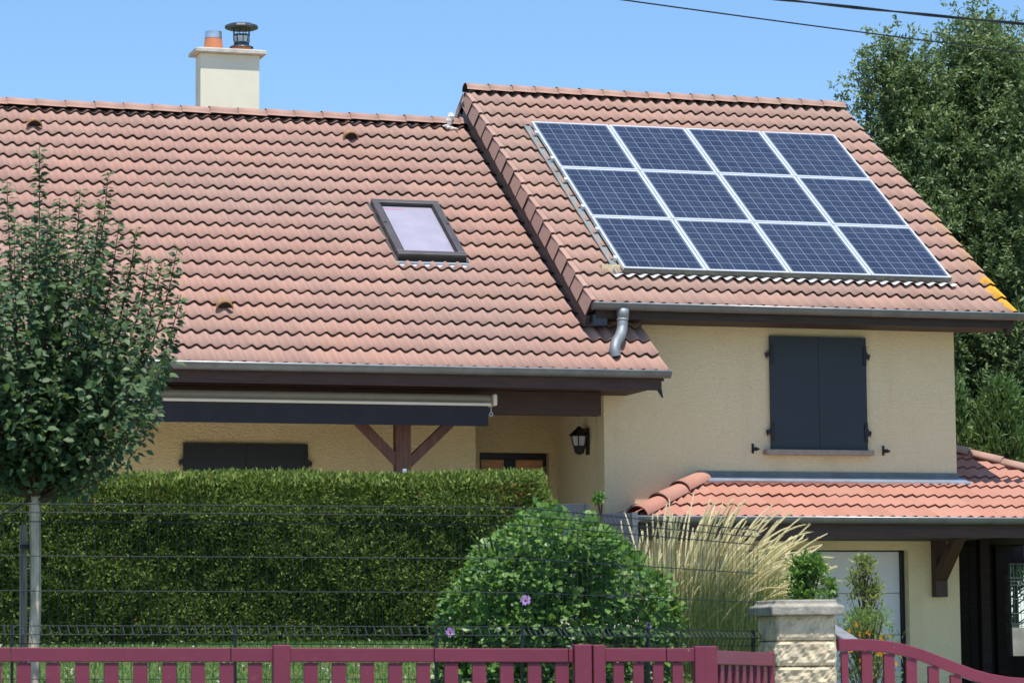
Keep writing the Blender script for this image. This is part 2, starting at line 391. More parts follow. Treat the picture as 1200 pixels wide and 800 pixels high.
# ------------------------------------------------------------------ roof tiles
def roof_tiles(O, e, g, xa, xb, nrows, gauge, pitch=.147, amp=.017, sharp=False, lift=.034, t0=-.04, tmax=1e9):
    """O eave origin, e along the eave, g up the slope; xa(t), xb(t) limits; returns MB + uv"""
    e, g = Vector(e).normalized(), Vector(g).normalized(); n = e.cross(g).normalized()
    if n.z < 0: n = -n
    mb = MB(); uv = []; rr = random.Random(5)
    S = 8
    def prof(u):
        p = u % 1.0
        if sharp: return amp * (1 - 2 * (p / .62 if p < .62 else (1 - p) / .38))*-1
        return amp * (math.cos(2 * math.pi * p) + .07 * math.cos(4 * math.pi * p - .6))
    for r in range(nrows):
        tb, tt = r * gauge + (t0 if r == 0 else 0), min((r + 1) * gauge + .05, tmax)
        if tb > tmax - .03: continue
        a0, b0, a1, b1 = xa(r * gauge), xb(r * gauge), xa((r + 1) * gauge), xb((r + 1) * gauge)
        if b0 - a0 < .05: continue
        lo, hi = min(a0, a1), max(b0, b1)
        k0, k1 = math.ceil(lo / pitch * S), math.floor(hi / pitch * S)
        xs = [lo] + [k / S * pitch for k in range(k0, k1 + 1)] + [hi]
        base = len(mb.v); tid = {}
        for x in xs:
            ti = math.floor(x / (2 * pitch) + 1e-6)
            if ti not in tid: tid[ti] = (rr.uniform(-.003, .003), rr.uniform(-.005, .005))
            dn, ds = tid[ti]
            h = prof(x / pitch)
            xb_ = min(max(x, a0), b0); xt_ = min(max(x, a1), b1)
            B = O + e * xb_ + g * (tb + ds); T = O + e * xt_ + g * tt
            mb.v.append(tuple(B + n * (h + lift + dn))); mb.v.append(tuple(T + n * (h + .002 + dn)))
            mb.v.append(tuple(B + n * (h + lift - .013 + dn))); mb.v.append(tuple(O + e * xb_ + g * (tb + .05) + n * (h - .004)))
            uu = x / (2 * pitch)
            uv += [(uu, r + .001), (uu, r + .999), (uu, r), (uu, r)]
        for i in range(len(xs) - 1):
            a = base + i * 4; b = a + 4
            mb.f.append((a, b, b + 1, a + 1)); mb.mi.append(0)
            mb.f.append((a + 2, b + 2, b, a)); mb.mi.append(1)
            mb.f.append((a + 3, b + 3, b + 2, a + 2)); mb.mi.append(1)
    return mb, uv

def smooth_by_angle(o, ang=35):
    me = o.data; me.polygons.foreach_set('use_smooth', [p.material_index == 0 for p in me.polygons]); me.update()

# ================================================================== THE HOUSE
SL = 0.5863; cs, sn = math.cos(SL), math.sin(SL); TAN = math.tan(SL)
YW = 33.45                                             # front wall of the right-hand block
RY = 37.62; RZU = 7.13; RZM = 6.68                     # ridge y, upper and main ridge heights (tile plane)
G = Vector((0, cs, sn)); GN = Vector((0, -sn, cs)); EX = Vector((1, 0, 0))
EU = atP(900, 360, Vector((0, RY, RZU)), GN); EUy, EUz = EU.y + .0, EU.z      # upper eave on tile plane
EM = atP(450, 429, Vector((0, RY, RZM)), GN); EMy, EMz = EM.y, EM.z
XL = at(708, 520, YW).x; XR = at(1119.3, 470, YW).x
XVL = at(694, 358, EUy).x; XVR = at(1192, 365, EUy).x
XMR = at(782, 430, EMy).x
XML = at(-90, 430, EMy).x - 1.2
LWY, DWY = 34.4, 35.15                                 # left wall, entrance wall
GEy = 32.3; GEz = at(1060, 606, GEy).z; GWz = at(1060, 563, YW).z
GT = (GWz - GEz) / (YW - GEy); GS = math.atan(GT)
XGL = at(748, 604, GEy).x
BY = 41.8
GZ = -.75
print('EU', EUy, EUz, 'EM', EMy, EMz, 'XL', XL, XR, 'verge', XVL, XVR, 'XMR', XMR, 'XML', XML, 'garage', GEz, GWz, math.degrees(GS), XGL)

house = thing('house', (XL, YW, GZ), 'two level cream rendered house with red tiled roofs and dark shutters behind the hedge', 'house')

M['utile'] = tile_mat('upper_tile', (.47, .275, .212), (.53, .31, .23), (.42, .295, .235), (XVR - .11, 0, EUy + .72, EUy + 2.2))

# ---- walls
def wallbox(a, b, mat, name='wall'):
    m = MB(); m.box(a, b); return m.build(name, mat, house)
zt = lambda y, rz: rz - abs(y - RY) * TAN - .10        # underside of roof
def gable(name, x0, x1, y0, y1, z0, rz, mat):
    m = MB(); P = [(y0, z0), (y1, z0), (y1, zt(y1, rz)), (RY, rz - .10), (y0, zt(y0, rz))]
    for x in (x0, x1): m.v += [(x, a, b) for a, b in P]
    m.f += [(0, 1, 2, 3, 4)[::-1], (5, 6, 7, 8, 9)] + [(i, (i + 1) % 5, 5 + (i + 1) % 5, 5 + i) for i in range(5)]; m.mi += [0] * 7
    return m
DX0, DX1 = at(938, 700, YW).x - 1.35, at(1065.5, 700, YW).x; DZ1 = at(1010, 644, YW).z   # garage door opening
# upper block: front wall in pieces round the garage door opening, sides and back
m = gable('x', XL, XR, YW + .25, BY, GZ, RZU, M['wall'])
o = m.build('wall', M['wall'], house); 
m = MB(); m.box((XL, YW, DZ1), (XR, YW + .26, zt(YW + .25, RZU) + .02)); m.box((XL, YW, GZ - .4), (DX0, YW + .26, DZ1)); m.box((DX1, YW, GZ - .4), (XR, YW + .26, DZ1))
m.build('front_wall', M['wall'], house)
m = gable('x', XML + .5, at(557.5, 540, LWY).x, LWY, BY, GZ, RZM, M['wall2']); m.build('left_wall', M['wall2'], house)
m = MB(); DLx, DRx = at(562, 545, DWY).x, at(643.5, 545, DWY).x; Dz = at(600, 530, DWY).z
XLW = at(557.5, 540, LWY).x
m.box((XLW - .1, DWY, Dz), (XL + .02, DWY + .2, 5.0)); m.box((XLW - .1, DWY, .2), (DLx, DWY + .2, Dz)); m.box((DRx, DWY, .2), (XL + .02, DWY + .2, Dz))
m.build('entrance_wall', M['wall2'], house)
# terrace slab under the porch
m = MB(); m.box((XML + .5, 32.9, -.9), (XL, BY, .42)); m.build('terrace', M['concrete'], house)

# ---- entrance door with orange panels
dr = MB(); t = .10
zD0 = .42
yd = DWY + .10
xs_ = [at(x, 545, yd).x for x in (562, 570.5, 591.5, 604.5, 637, 644)]
dr.box((xs_[0] - .03, yd, Dz - .075), (xs_[5], yd + .08, Dz)); dr.box((xs_[0] - .03, yd, zD0), (xs_[0] + .02, yd + .08, Dz - .075))
dr.box((xs_[2], yd, zD0), (xs_[3], yd + .08, Dz - .075)); dr.box((xs_[4], yd, zD0), (xs_[5], yd + .08, Dz - .075))
dframe = dr.build('door_frame', M['black'], house, bevel=.004)
for a, b in ((xs_[0] + .02, xs_[2]), (xs_[3], xs_[4])):
    q = MB(); q.box((a, yd + .03, zD0), (b, yd + .06, Dz - .075)); q.box((a + .08, yd + .02, zD0 + .1), (b - .08, yd + .03, Dz - .30)); q.build('door_panel', M['doorwood'], dframe, bevel=.004)
# ---- shutters: two leaves, straps, hinges
def shutters(px0, px1, py0, Y, z0, bottompx=None, mt='shutter'):
    x0 = at(px0, py0 + 60, Y - .04).x; x1 = at(px1, py0 + 60, Y - .04).x; z1 = at((px0 + px1) / 2, py0, Y - .04).z
    if bottompx: z0 = at((px0 + px1) / 2, bottompx, Y - .04).z
    xm = (x0 + x1) / 2
    hole = MB(); hole.box((x0 + .01, Y - .006, z0 + .01), (x1 - .01, Y + .02, z1 - .01)); hole.build('window_reveal', M['black'], house)
    for a, b, sgn in ((x0, xm - .001, -1), (xm + .001, x1, 1)):
        q = MB(); nb = 1; wd = (b - a) / nb
        for i in range(nb): q.box((a + i * wd + .0008, Y - .045, z0), (a + (i + 1) * wd - .0008, Y - .015, z1))
        q.box((a + .01, Y - .018, z0 + .01), (b - .01, Y - .0075, z1 - .01))
        sh = q.build('shutter', M[mt], house, bevel=.0004)
        e_ = a if sgn < 0 else b; inn = e_ - sgn * .07
        for zc in (z1 - .21, z0 + .20):
            h = MB(); h.box((e_, Y - .056, zc - .11), (inn + sgn * .03, Y - .046, zc + .11)); h.tube([(e_ + sgn * .004, Y - .045, zc - .04), (e_ + sgn * .004, Y - .045, zc + .04)], .013, 8)
            h.box((e_ + sgn * .003, Y - .05, zc - .02), (e_ + sgn * .045, Y + .01, zc + .02)); h.box((e_ + sgn * .03, Y - .035, zc - .045), (e_ + sgn * .042, Y - .02, zc + .02)); h.build('hinge', M['black'], sh)
    return x0, x1, z0, z1
sx0, sx1, sz0, sz1 = shutters(902.8, 1015.6, 394.6, YW, 0, 526.8)
shutters(215, 361, 519.5, LWY, 1.0, None, 'black')
m = MB(); m.box((at(899, 530, YW - .12).x, YW - .12, sz0 - .062), (at(1025, 530, YW - .12).x, YW + .02, sz0 - .004)); m.build('window_sill', M['sill'], house, bevel=.006)
for px, py in ((883.5, 525), (1036.5, 527.5)):
    p = at(px, py, YW - .04); m = MB(); m.box((p.x - .012, YW - .012, p.z - .055), (p.x + .012, YW + .01, p.z + .055)); m.beam((p.x, YW, p.z), (p.x + .01, YW - .07, p.z), .014, .014)
    m.box((p.x - .01, YW - .08, p.z - .03), (p.x + .028, YW - .062, p.z + .012)); m.tube([(p.x + .02, YW - .075, p.z - .02), (p.x + .05, YW - .075, p.z - .005)], .012, 6); m.build('shutter_stay', M['black'], house)

# ---- garage door: sectional, white, black reveal
m = MB(); zz = DZ1; yg = YW + .16
m.box((DX0, yg + .04, GZ - .3), (DX1, yg + .06, DZ1))
h0 = DZ1 - .012
for i in range(5):
    m.box((DX0 + .02, yg, h0 - .472), (DX1 - .045, yg + .04, h0 - .004)); 
    m.box((DX0 + .02, yg - .003, h0 - .25), (DX1 - .045, yg, h0 - .245)); h0 -= .476
gd = m.build('garage_door', M['garage'], house, bevel=.004)
m = MB(); m.box((DX1 - .04, YW + .12, GZ - .3), (DX1 + .002, YW + .17, DZ1)); m.box((DX0, YW + .12, DZ1 - .010), (DX1, YW + .17, DZ1 + .01)); m.build('door_seal', M['black'], gd)

# ---- roofs
def ridge_caps(name, parent, p0, p1, n, mat, r=.115, drop=.0, lic=False, left_low=True):
    p0, p1 = Vector(p0), Vector(p1); d = (p1 - p0) / n; L = d.length; dd = d.normalized(); sd = dd.cross(Vector((0, 0, 1))).normalized(); up = sd.cross(dd)
    m = MB(); K = 9
    for i in range(n):
        a = p0 + d * i; dz = random.uniform(-.004, .004)
        rings = []
        for (s_, rr) in ((0, r * .97), (L * 1.06, r * 1.02)):      # flared towards p1
            for q in (0, 1):
                ro = rr - (.018 if q else 0)
                rings.append([a + dd * s_ + sd * (math.cos(math.pi * j / K) * ro) + up * (math.sin(math.pi * j / K) * ro * .82 + dz + (.010 if s_ else 0)) for j in range(K + 1)])
        b = len(m.v); m.v += [tuple(p) for rg in rings for p in rg]; W = K + 1
        for j in range(K):
            m.f.append((b + j, b + j + 1, b + 2 * W + j + 1, b + 2 * W + j)); m.mi.append(0)
            m.f.append((b + W + j, b + 3 * W + j, b + 3 * W + j + 1, b + W + j + 1)); m.mi.append(1)
            m.f.append((b + 2 * W + j, b + 2 * W + j + 1, b + 3 * W + j + 1, b + 3 * W + j)); m.mi.append(1)
            m.f.append((b + j, b + W + j, b + W + j + 1, b + j + 1)); m.mi.append(1)
        for j in (0, K): m.f.append((b + j, b + 2 * W + j, b + 3 * W + j, b + W + j)); m.mi.append(1)
    uv = []
    for k, v in enumerate(m.v): uv.append((k // (4 * (K + 1)) + .5, 7.5))
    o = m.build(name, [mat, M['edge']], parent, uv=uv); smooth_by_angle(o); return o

gauge = .337
# main roof (front)
OM = Vector((0, EMy, EMz)); LM = (RY - EMy) / cs
nM = 20; gM = LM / 19.35
def mxb(t): return XMR if EMy + (t + .16) * cs < YW + .1 else XL + .12
mb, uv = roof_tiles(OM, EX, G, lambda t: XML, mxb, 20, gM, amp=.020, tmax=LM + .01)
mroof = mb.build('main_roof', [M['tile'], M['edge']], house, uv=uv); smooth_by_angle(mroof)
# upper roof front
OU = Vector((0, EUy, EUz)); LU = (RY - EUy) / cs; gU = LU / 17.2
mb, uv = roof_tiles(OU, EX, G, lambda t: XVL, lambda t: XVR, 18, gU, amp=.020, tmax=LU + .01)
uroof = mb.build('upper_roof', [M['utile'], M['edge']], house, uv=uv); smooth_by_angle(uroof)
# decks below the tiles, front and back, plus plain tiled back slopes
def deck(x0, x1, ey, rz, th=.05):
    m = MB()
    for sg in (1, -1):
        a = Vector((0, RY - sg * (RY - ey), rz - (RY - ey) * TAN)); b = Vector((0, RY, rz)); nn = Vector((0, -sg * sn, cs))
        P = [a - nn * .022, b - Vector((0, 0, .022 / cs)), b - Vector((0, 0, (.022 + th) / cs)), a - nn * (.022 + th)]
        i = len(m.v); m.v += [(x0, p.y, p.z) for p in P] + [(x1, p.y, p.z) for p in P]
        m.f += [(i, i + 1, i + 5, i + 4), (i + 3, i + 7, i + 6, i + 2), (i, i + 4, i + 7, i + 3), (i, i + 3, i + 2, i + 1), (i + 4, i + 5, i + 6, i + 7)]; m.mi += [0] * 5
    return m
deck(XML + .02, XL + .1, EMy + .03, RZM).build('roof_deck', M['soffit'], mroof)
m = MB(); ye = YW + .1; ze = EMz + (ye - EMy) * TAN
m.add([(XL + .1, EMy + .03, EMz - .04), (XMR - .03, EMy + .03, EMz - .04), (XMR - .03, ye, ze - .04), (XL + .1, ye, ze - .04), (XL + .1, EMy + .03, EMz - .1), (XMR - .03, EMy + .03, EMz - .1), (XMR - .03, ye, ze - .1), (XL + .1, ye, ze - .1)],
      [(0, 1, 2, 3), (7, 6, 5, 4), (0, 4, 5, 1), (1, 5, 6, 2), (2, 6, 7, 3), (3, 7, 4, 0)]); m.build('roof_deck', M['soffit'], mroof)
deck(XVL + .06, XVR - .04, EUy + .03, RZU).build('roof_deck', M['soffit'], uroof)
GB = Vector((0, -cs, sn))
for (x0, x1, rz, ey, gg, nr, par, mt) in ((XML, XL + .1, RZM, EMy, gM, 19, mroof, 'tile'), (XVL, XVR, RZU, EUy, gU, 17, uroof, 'utile')):
    Ob = Vector((0, 2 * RY - ey, rz - (RY - ey) * TAN)); mb, uv = roof_tiles(Ob, EX, GB, lambda t: x0, lambda t: x1, nr + 1, gg, amp=.0165, tmax=(RY - ey) / cs + .01)
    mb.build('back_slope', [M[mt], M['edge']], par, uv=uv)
ridge_caps('ridge_tiles', mroof, (XVL + .28, RY, RZM + .012), (XML, RY, RZM + .012), int((XVL - XML) / .335), M['tile'])
ridge_caps('ridge_tiles', uroof, (XVR - .02, RY, RZU), (XVL + .015, RY, RZU), 17, M['utile'])
# verge tiles of the upper roof: stepped side flaps, front and back slope
def verge(xv, sg, rows, gg, O_, g_, n_, parent, mat, depth=.17):
    m = MB(); uvs = []
    for r in range(rows):
        jx = random.uniform(-.004, .004); x = xv + sg * (.012 + jx); tb, tt = r * gg - .01, (r + 1) * gg - .012
        n1, n0 = .034, .002
        P = []
        for xx in (x, x - sg * .022):
            for t, nn, ou in ((tb, .040, .0), (tt, .012, -.012), (tt + .0, -depth * .93, .030), (tb, -depth * 1.0 + .02, .045)):
                P.append(O_ + EX * (xx + sg * ou) + g_ * t + n_ * nn)
        m.add(P, [(0, 1, 2, 3), (7, 6, 5, 4), (0, 3, 7, 4), (1, 5, 6, 2), (3, 2, 6, 7)], 0)
        b = len(m.v); m.mi[-3] = 1; m.mi[-1] = 1
        m.add([O_ + EX * (x - sg * .001) + g_ * t + n_ * nn for t, nn in ((tt - .0, .03), (tt + .014, .03), (tt + .014, -depth * .9), (tt, -depth * .9))] , [(0, 1, 2, 3)], 1)
        # top lap joining flap and first roll
        m.add([O_ + EX * (x) + g_ * tb + n_ * .040, O_ + EX * (x) + g_ * tt + n_ * .012, O_ + EX * (x - sg * .05) + g_ * tt + n_ * .020, O_ + EX * (x - sg * .05) + g_ * tb + n_ * .052], [(0, 1, 2, 3), (3, 2, 1, 0)], 0)
        uvs += [(100 + sg * 3 + .5, r + .6)] * (8 + 4 + 4)
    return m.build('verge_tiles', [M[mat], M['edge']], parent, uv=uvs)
verge(XVL, -1, 17, gU, OU, G, GN, uroof, 'utile'); verge(XVR - .02, 1, 17, gU, OU, G, GN, uroof, 'utile', .10)
OUb = Vector((0, 2 * RY - EUy, EUz)); GBN = Vector((0, sn, cs))
verge(XVL, -1, 17, gU, OUb, GB, GBN, uroof, 'utile')
verge(XML, -1, 19, gM, OM, G, GN, mroof, 'tile')
# barge boards
for sgx, xx in ((-1, XVL - .02), (1, XVR - .06)):
    m = MB()
    for O_, g_, n_ in ((OU, G, GN), (OUb, GB, GBN)):
        a = O_ + EX * xx + n_ * -.205 - g_ * .02; b = O_ + EX * xx + n_ * -.205 + g_ * (LU - .02)
        m.beam(a, b, .05, .11, up=n_)
    m.build('barge_board', M['barge'], uroof)
# rafters ends / purlins seen at the open verge
for yy in (RY - .02, RY - 1.6, RY - 3.2):
    m = MB(); zc = RZU - abs(yy - RY) * TAN - .23; m.box((XVL + .05, yy - .05, zc - .10), (XL + .1, yy + .05, zc + .06)); m.build('purlin', M['darkwood'], uroof)
# gable wall of upper block seen below the verge
# metal trims at the eave corner
m = MB(); p = at(700, 375, EUy + .12); m.box((p.x - .075, EUy + .03, p.z - .065), (p.x + .085, EUy + .25, p.z + .05)); m.build('purlin_end_cover', M['screen'], uroof)

# ---- vent tiles on main roof
for px, py in ((40, 149), (411, 163), (263, 362)):
    c = atP(px, py, Vector((0, RY, RZM)) + GN * .04, GN)
    m = MB(); K = 8; rings = []
    for s_, r_ in ((.0, .098), (.12, .07), (.22, .02)):
        rings.append([c + G * s_ + EX * math.cos(math.pi * j / K) * r_ + GN * (math.sin(math.pi * j / K) * r_ * .95 + .01) for j in range(K + 1)])
    b = 0; m.v = [tuple(p) for rg in rings for p in rg]
    for q in (0, 1):
        for j in range(K): m.f.append((q * 9 + j, q * 9 + j + 1, q * 9 + 10 + j, q * 9 + 9 + j)); m.mi.append(0)
    inner = [c + G * .012 + EX * math.cos(math.pi * j / K) * .084 + GN * (math.sin(math.pi * j / K) * .080 + .006) for j in range(K + 1)]
    m.add(inner, [tuple(range(9))], 1)
    m.tube([c - G * .01 + EX * (.088 * math.cos(math.pi * j / K)) + GN * (math.sin(math.pi * j / K) * .088 + .008) for j in range(K + 1)], .009, 5, 0)
    m.build('vent_tile', [M['lichen'], M['black']], mroof)

# ---- white mortar / flashing where ridge meets the upper block
m = MB()
rr = random.Random(3)
def blob(m, c, rx, ry, rz, n=10):
    c = Vector(c); vs = []; 
    for i in range(5):
        ph = math.pi * i / 4
        for j in range(n):
            t = 2 * math.pi * j / n; k = rr.uniform(.8, 1.15)
            vs.append(c + Vector((math.sin(ph) * math.cos(t) * rx * k, math.sin(ph) * math.sin(t) * ry * k, math.cos(ph) * rz * k)))
    m.add(vs, [(i * n + j, i * n + (j + 1) % n, (i + 1) * n + (j + 1) % n, (i + 1) * n + j) for i in range(4) for j in range(n)])
for px, py, s_ in ((528, 137, .045), (526, 142, .045)):
    p = atP(px, py, Vector((0, RY, RZM)) + Vector((0, -1, 0)) * .1, Vector((0, 1, 0))); blob(m, p, s_, s_, s_ * 1.25)
for px, py in ((522, 148), (527, 150), (532, 151.5)):
    p = atP(px, py, Vector((0, RY, RZM)) + GN * .03, GN); blob(m, p, .06, .06, .018)
m.build('mortar', M['mortar'], mroof)

# ---- gutters
def gutter(name, p0, p1, r=.07, brk=.9, fascia=.11, foff=0):
    """half-round zinc gutter from p0 to p1 (top rear edge), with rim, seams and end caps"""
    p0, p1 = Vector(p0), Vector(p1); d = (p1 - p0).normalized(); out = Vector((d.y, -d.x, 0)).normalized()
    m = MB(); K = 10
    def ring(p, rr_): return [p + out * (r - rr_ * math.cos(math.pi * j / K)) + Vector((0, 0, -rr_ * 1.12 * math.sin(math.pi * j / K))) for j in range(K + 1)]
    for rr_, flip in ((r, 0), (r - .006, 1)):
        A, B = ring(p0, rr_), ring(p1, rr_); b = len(m.v); m.v += [tuple(q) for q in A + B]
        for j in range(K):
            f = (b + j, b + j + 1, b + K + 2 + j, b + K + 1 + j); m.f.append(f if flip else f[::-1]); m.mi.append(0)
    for p in (p0, p1): m.add(ring(p, r), [tuple(range(K + 1))])
    L = (p1 - p0).length
    for i in range(1, int(L / brk) + 1):
        p = p0 + d * (i * brk - .3); A, B = ring(p - d * .008, r + .004), ring(p + d * .008, r + .004); b = len(m.v); m.v += [tuple(q) for q in A + B]
        for j in range(K): m.f.append((b + j, b + K + 1 + j, b + K + 2 + j, b + j + 1)); m.mi.append(0)
    g = m.build(name, M['zinc'], house, smooth=True)
    m = MB(); m.tube([p0 + out * (2 * r + .002) - d * .002, p1 + out * (2 * r + .002) + d * .002], .0075, 8); m.build('gutter_rim', M['rim'], g, smooth=True)
    return g
zgU = at(900, 359.3, EUy - .12).z
gutter('gutter', (at(696, 357, EUy - .1).x, EUy + .02, zgU), (at(1230, 365, EUy - .1).x, EUy + .02, zgU), .068)
zgM = at(500, 428.8, EMy - .12).z
gutter('gutter', (XML - .02, EMy + .02, zgM), (at(787, 435, EMy - .1).x, EMy + .02, zgM), .068)
zgG = at(1080, 606, GEy - .12).z
XGR = XR + (at(1120, 508, 34.85).z - 0) * 0 + 2.55
gutter('gutter', (XGL - .04, GEy + .02, zgG), (XGR + .5, GEy + .02, zgG), .062)
gutter('gutter', (XGL, YW, zgG), (XGL, GEy - .10, zgG), .062)

# ---- fascias, soffits
m = MB(); m.box((XVL + .05, EUy + .025, zgU - .16), (XVR - .03, EUy + .055, zgU - .0)); m.build('fascia', M['darkwood'], house)
m = MB(); m.box((XVL + .06, EUy + .057, zgU - .15), (XVR - .04, YW - .003, zgU - .13)); m.build('soffit', M['darkwood'], house)
m = MB(); m.box((XML, EMy + .025, zgM - .20), (XMR - .06, EMy + .055, zgM)); m.build('fascia', M['wood'], house)
m = MB(); m.box((XML + .02, EMy + .057, zgM - .165), (XL, DWY, zgM - .145)); m.build('soffit', M['soffit'], house)
m = MB(); m.box((XL + .002, EMy + .057, zgM - .165), (XMR - .07, YW - .003, zgM - .145)); m.build('soffit', M['soffit'], house)
q = Vector((XMR - .065, 0, 0)); m = MB(); m.add([(q.x - .04, EMy + .02, zgM - .19), (q.x + .005, EMy + .02, zgM - .19), (q.x + .02, EMy + .02, zgM - .28), (q.x - .04, EMy + .06, zgM - .19), (q.x + .005, EMy + .06, zgM - .19), (q.x + .02, EMy + .06, zgM - .28)], [(0, 2, 1), (3, 4, 5), (0, 3, 5, 2), (1, 2, 5, 4), (0, 1, 4, 3)]); m.build('trim', M['black'], house)
# header beam, post and braces of the porch
YB = 33.0
bz0, bz1 = at(640, 486, YB).z, zgM - .168; bx1 = at(704.5, 470, YB).x
m = MB(); m.box((XML + .6, YB, bz0), (bx1, YB + .14, bz1)); m.build('header_beam', M['wood'], house, bevel=.006)
px0, px1 = at(464.5, 520, YB).x, at(482, 520, YB).x
m = MB(); m.box((px0, YB + .004, .42), (px1, YB + .136, bz0 + .004)); pst = m.build('post', M['woodv'], house, bevel=.006)
pm = (px0 + px1) / 2
for a, b in (((418, 492), (470, 545)), ((531, 492), (476, 545))):
    A, B = at(*a, YB + .07), at(*b, YB + .07); m = MB(); m.beam(A, B, .10, .085, up=(0, 1, 0)); m.build('brace', M['woodv'], house, bevel=.005)
m = MB(); p = at(474.5, 551, YB - .01); m.box((p.x - .022, YB - .004, p.z - .02), (p.x + .022, YB + .003, p.z + .02)); m.build('plate', M['alu'], pst)
# ---- garage roof: hipped lean-to wrapping the corner
GG = Vector((0, math.cos(GS), math.sin(GS))); GGN = Vector((0, -math.sin(GS), math.cos(GS))); OG = Vector((0, GEy, GEz))
cg = math.cos(GS)
yhip = 34.85
LG = (yhip - GEy) / cg; ng = 8; gG = .337
XGC = XR + (yhip - GEy)                                  # front right corner on plan
def gxa(t):
    y = t * cg
    return XGL + y if GEy + y < YW + .05 else XR - .05
def gxb(t): return XGC - t * cg
mb, uv = roof_tiles(OG, EX, GG, gxa, gxb, ng, gG, pitch=.135, amp=.015, sharp=True, lift=.026)
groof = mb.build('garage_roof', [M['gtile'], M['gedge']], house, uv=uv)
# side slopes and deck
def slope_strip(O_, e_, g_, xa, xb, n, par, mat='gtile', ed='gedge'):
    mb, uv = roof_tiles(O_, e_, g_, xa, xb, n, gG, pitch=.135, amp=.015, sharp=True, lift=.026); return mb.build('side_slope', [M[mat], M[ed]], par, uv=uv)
slope_strip(Vector((XGL, YW, GEz)), (0, -1, 0), (math.cos(GS), 0, math.sin(GS)), lambda t: 0, lambda t: YW - GEy - t * cg, 4, groof)
slope_strip(Vector((XGC, GEy, GEz)), (0, 1, 0), (-math.cos(GS), 0, math.sin(GS)), lambda t: t * cg, lambda t: 6.5, 8, groof)
hz = GEz + (yhip - GEy) * GT
m = MB()
def slab(m, P, th=.09):
    n_ = len(P); m.add(list(P) + [(p[0], p[1], p[2] - th) for p in P], [tuple(range(n_)), tuple(range(2 * n_ - 1, n_ - 1, -1))] + [(i, i + n_, (i + 1) % n_ + n_, (i + 1) % n_) for i in range(n_)])
d_ = .035
slab(m, [(XGL + .03, GEy + .03, GEz - d_), (XGC - .03, GEy + .03, GEz - d_), (XR + .02, yhip, hz - d_), (XR + .02, YW, GWz - d_), (XGL + (YW - GEy), YW, GWz - d_)])
slab(m, [(XGC - .03, GEy + .03, GEz - d_), (XGC - .03, GEy + 6.5, GEz - d_), (XR + .02, GEy + 6.5, hz - d_), (XR + .02, yhip, hz - d_)])
slab(m, [(XGL + .03, GEy + .05, GEz - d_), (XGL + (YW - GEy), YW, GWz - d_), (XGL + .03, YW, GEz - d_)])
m.build('roof_deck', M['darkwood'], groof)
# hip caps: large overlapping half-round clay caps (left) and ridge caps (right)
hp0 = Vector((XGL - .02, GEy - .02, GEz - .005)); hp1 = Vector((XGL + (YW - GEy) - .02, YW - .06, GWz - .008))
m = MB(); K = 10; nn_ = 3
d = (hp1 - hp0) / nn_; dd = d.normalized(); sd = dd.cross(Vector((0, 0, 1))).normalized(); upv = sd.cross(dd)
for i in range(nn_ - 1, -1, -1):
    a = hp0 + d * i; L = d.length * 1.12
    rings = [[a + dd * s_ + sd * math.cos(math.pi * j / K) * r_ + upv * (math.sin(math.pi * j / K) * r_ * .85 + o_) for j in range(K + 1)] for s_, r_, o_ in ((0, .132, .010), (L, .112, -.012), (0, .120, .006))]
    b = len(m.v); m.v += [tuple(p) for rg in rings for p in rg]; W = K + 1
    for j in range(K):
        m.f.append((b + j, b + W + j, b + W + j + 1, b + j + 1)); m.mi.append(0)
        m.f.append((b + j, b + j + 1, b + 2 * W + j + 1, b + 2 * W + j)); m.mi.append(1)
o = m.build('hip_cap', [M['gtile'], M['gedge']], groof, uv=[(k // 33 + .5, .6) for k in range(len(m.v))]); smooth_by_angle(o)
ridge_caps('hip_cap', groof, (XR - .02, yhip + .02, hz + .015), (XGC, GEy, GEz + .01), 9, M['tile'], r=.10)
# flashing along the wall
fx0, fx1 = at(821, 560, YW - .1).x, XR + .05
fz = at(980, 553, YW - .01).z; fz1 = at(980, 558.3, YW - .03).z
m = MB(); m.box((fx0, YW - .02, fz1), (fx1 - .04, YW - .003, fz)); m.build('wall_flashing', M['zinc'], groof)
yl = YW - .16; zl = GEz + (yl - GEy) * GT + .045
m = MB(); m.add([(fx0 + .02, YW - .022, fz1), (fx1, YW - .022, fz1), (fx1 + .05, yl, zl), (fx0 + .05, yl, zl), (fx0 + .02, YW - .022, fz1 - .02), (fx1, YW - .022, fz1 - .02), (fx1 + .05, yl, zl - .02), (fx0 + .05, yl, zl - .02)],
    [(3, 2, 1, 0), (4, 5, 6, 7), (0, 1, 5, 4), (1, 2, 6, 5), (2, 3, 7, 6), (3, 0, 4, 7)]); m.build('flashing', M['zincnew'], groof)
# fascia beam + corbels
m = MB(); m.box((XGL + .05, GEy + .035, zgG - .215), (XGC - .06, GEy + .10, zgG - .0)); m.build('garage_fascia', M['wood'], house)
m = MB(); m.box((XGL + .03, GEy + .1, zgG - .19), (XGL + .07, YW, zgG)); m.build('garage_fascia', M['screen'], house)
cz = zgG - .10
for pxa, pxb in ((1096, 1110),):
    xa_, xb_ = at(pxa, 690, YW - .1).x, at(pxb, 690, YW - .1).x
    zc0 = at(1103, 699, YW - .1).z
    m = MB(); m.box((xa_, YW - .12, zc0), (xb_, YW - .003, cz)); m.box((xa_ + .003, GEy + .10, cz - .12), (xb_ - .003, YW - .1, cz + .0)); 
    m.beam(((xa_ + xb_) / 2, YW - .08, zc0 + .22), ((xa_ + xb_) / 2, YW - .62, cz - .06), xb_ - xa_ - .01, .11, up=(0, -.7, .7)); m.build('corbel', M['corbel'], house, bevel=.005)
# garage soffit
m = MB(); m.box((XGL + .08, GEy + .11, zgG - .21), (XR, YW - .003, zgG - .19)); m.build('soffit', M['darkwood'], house)
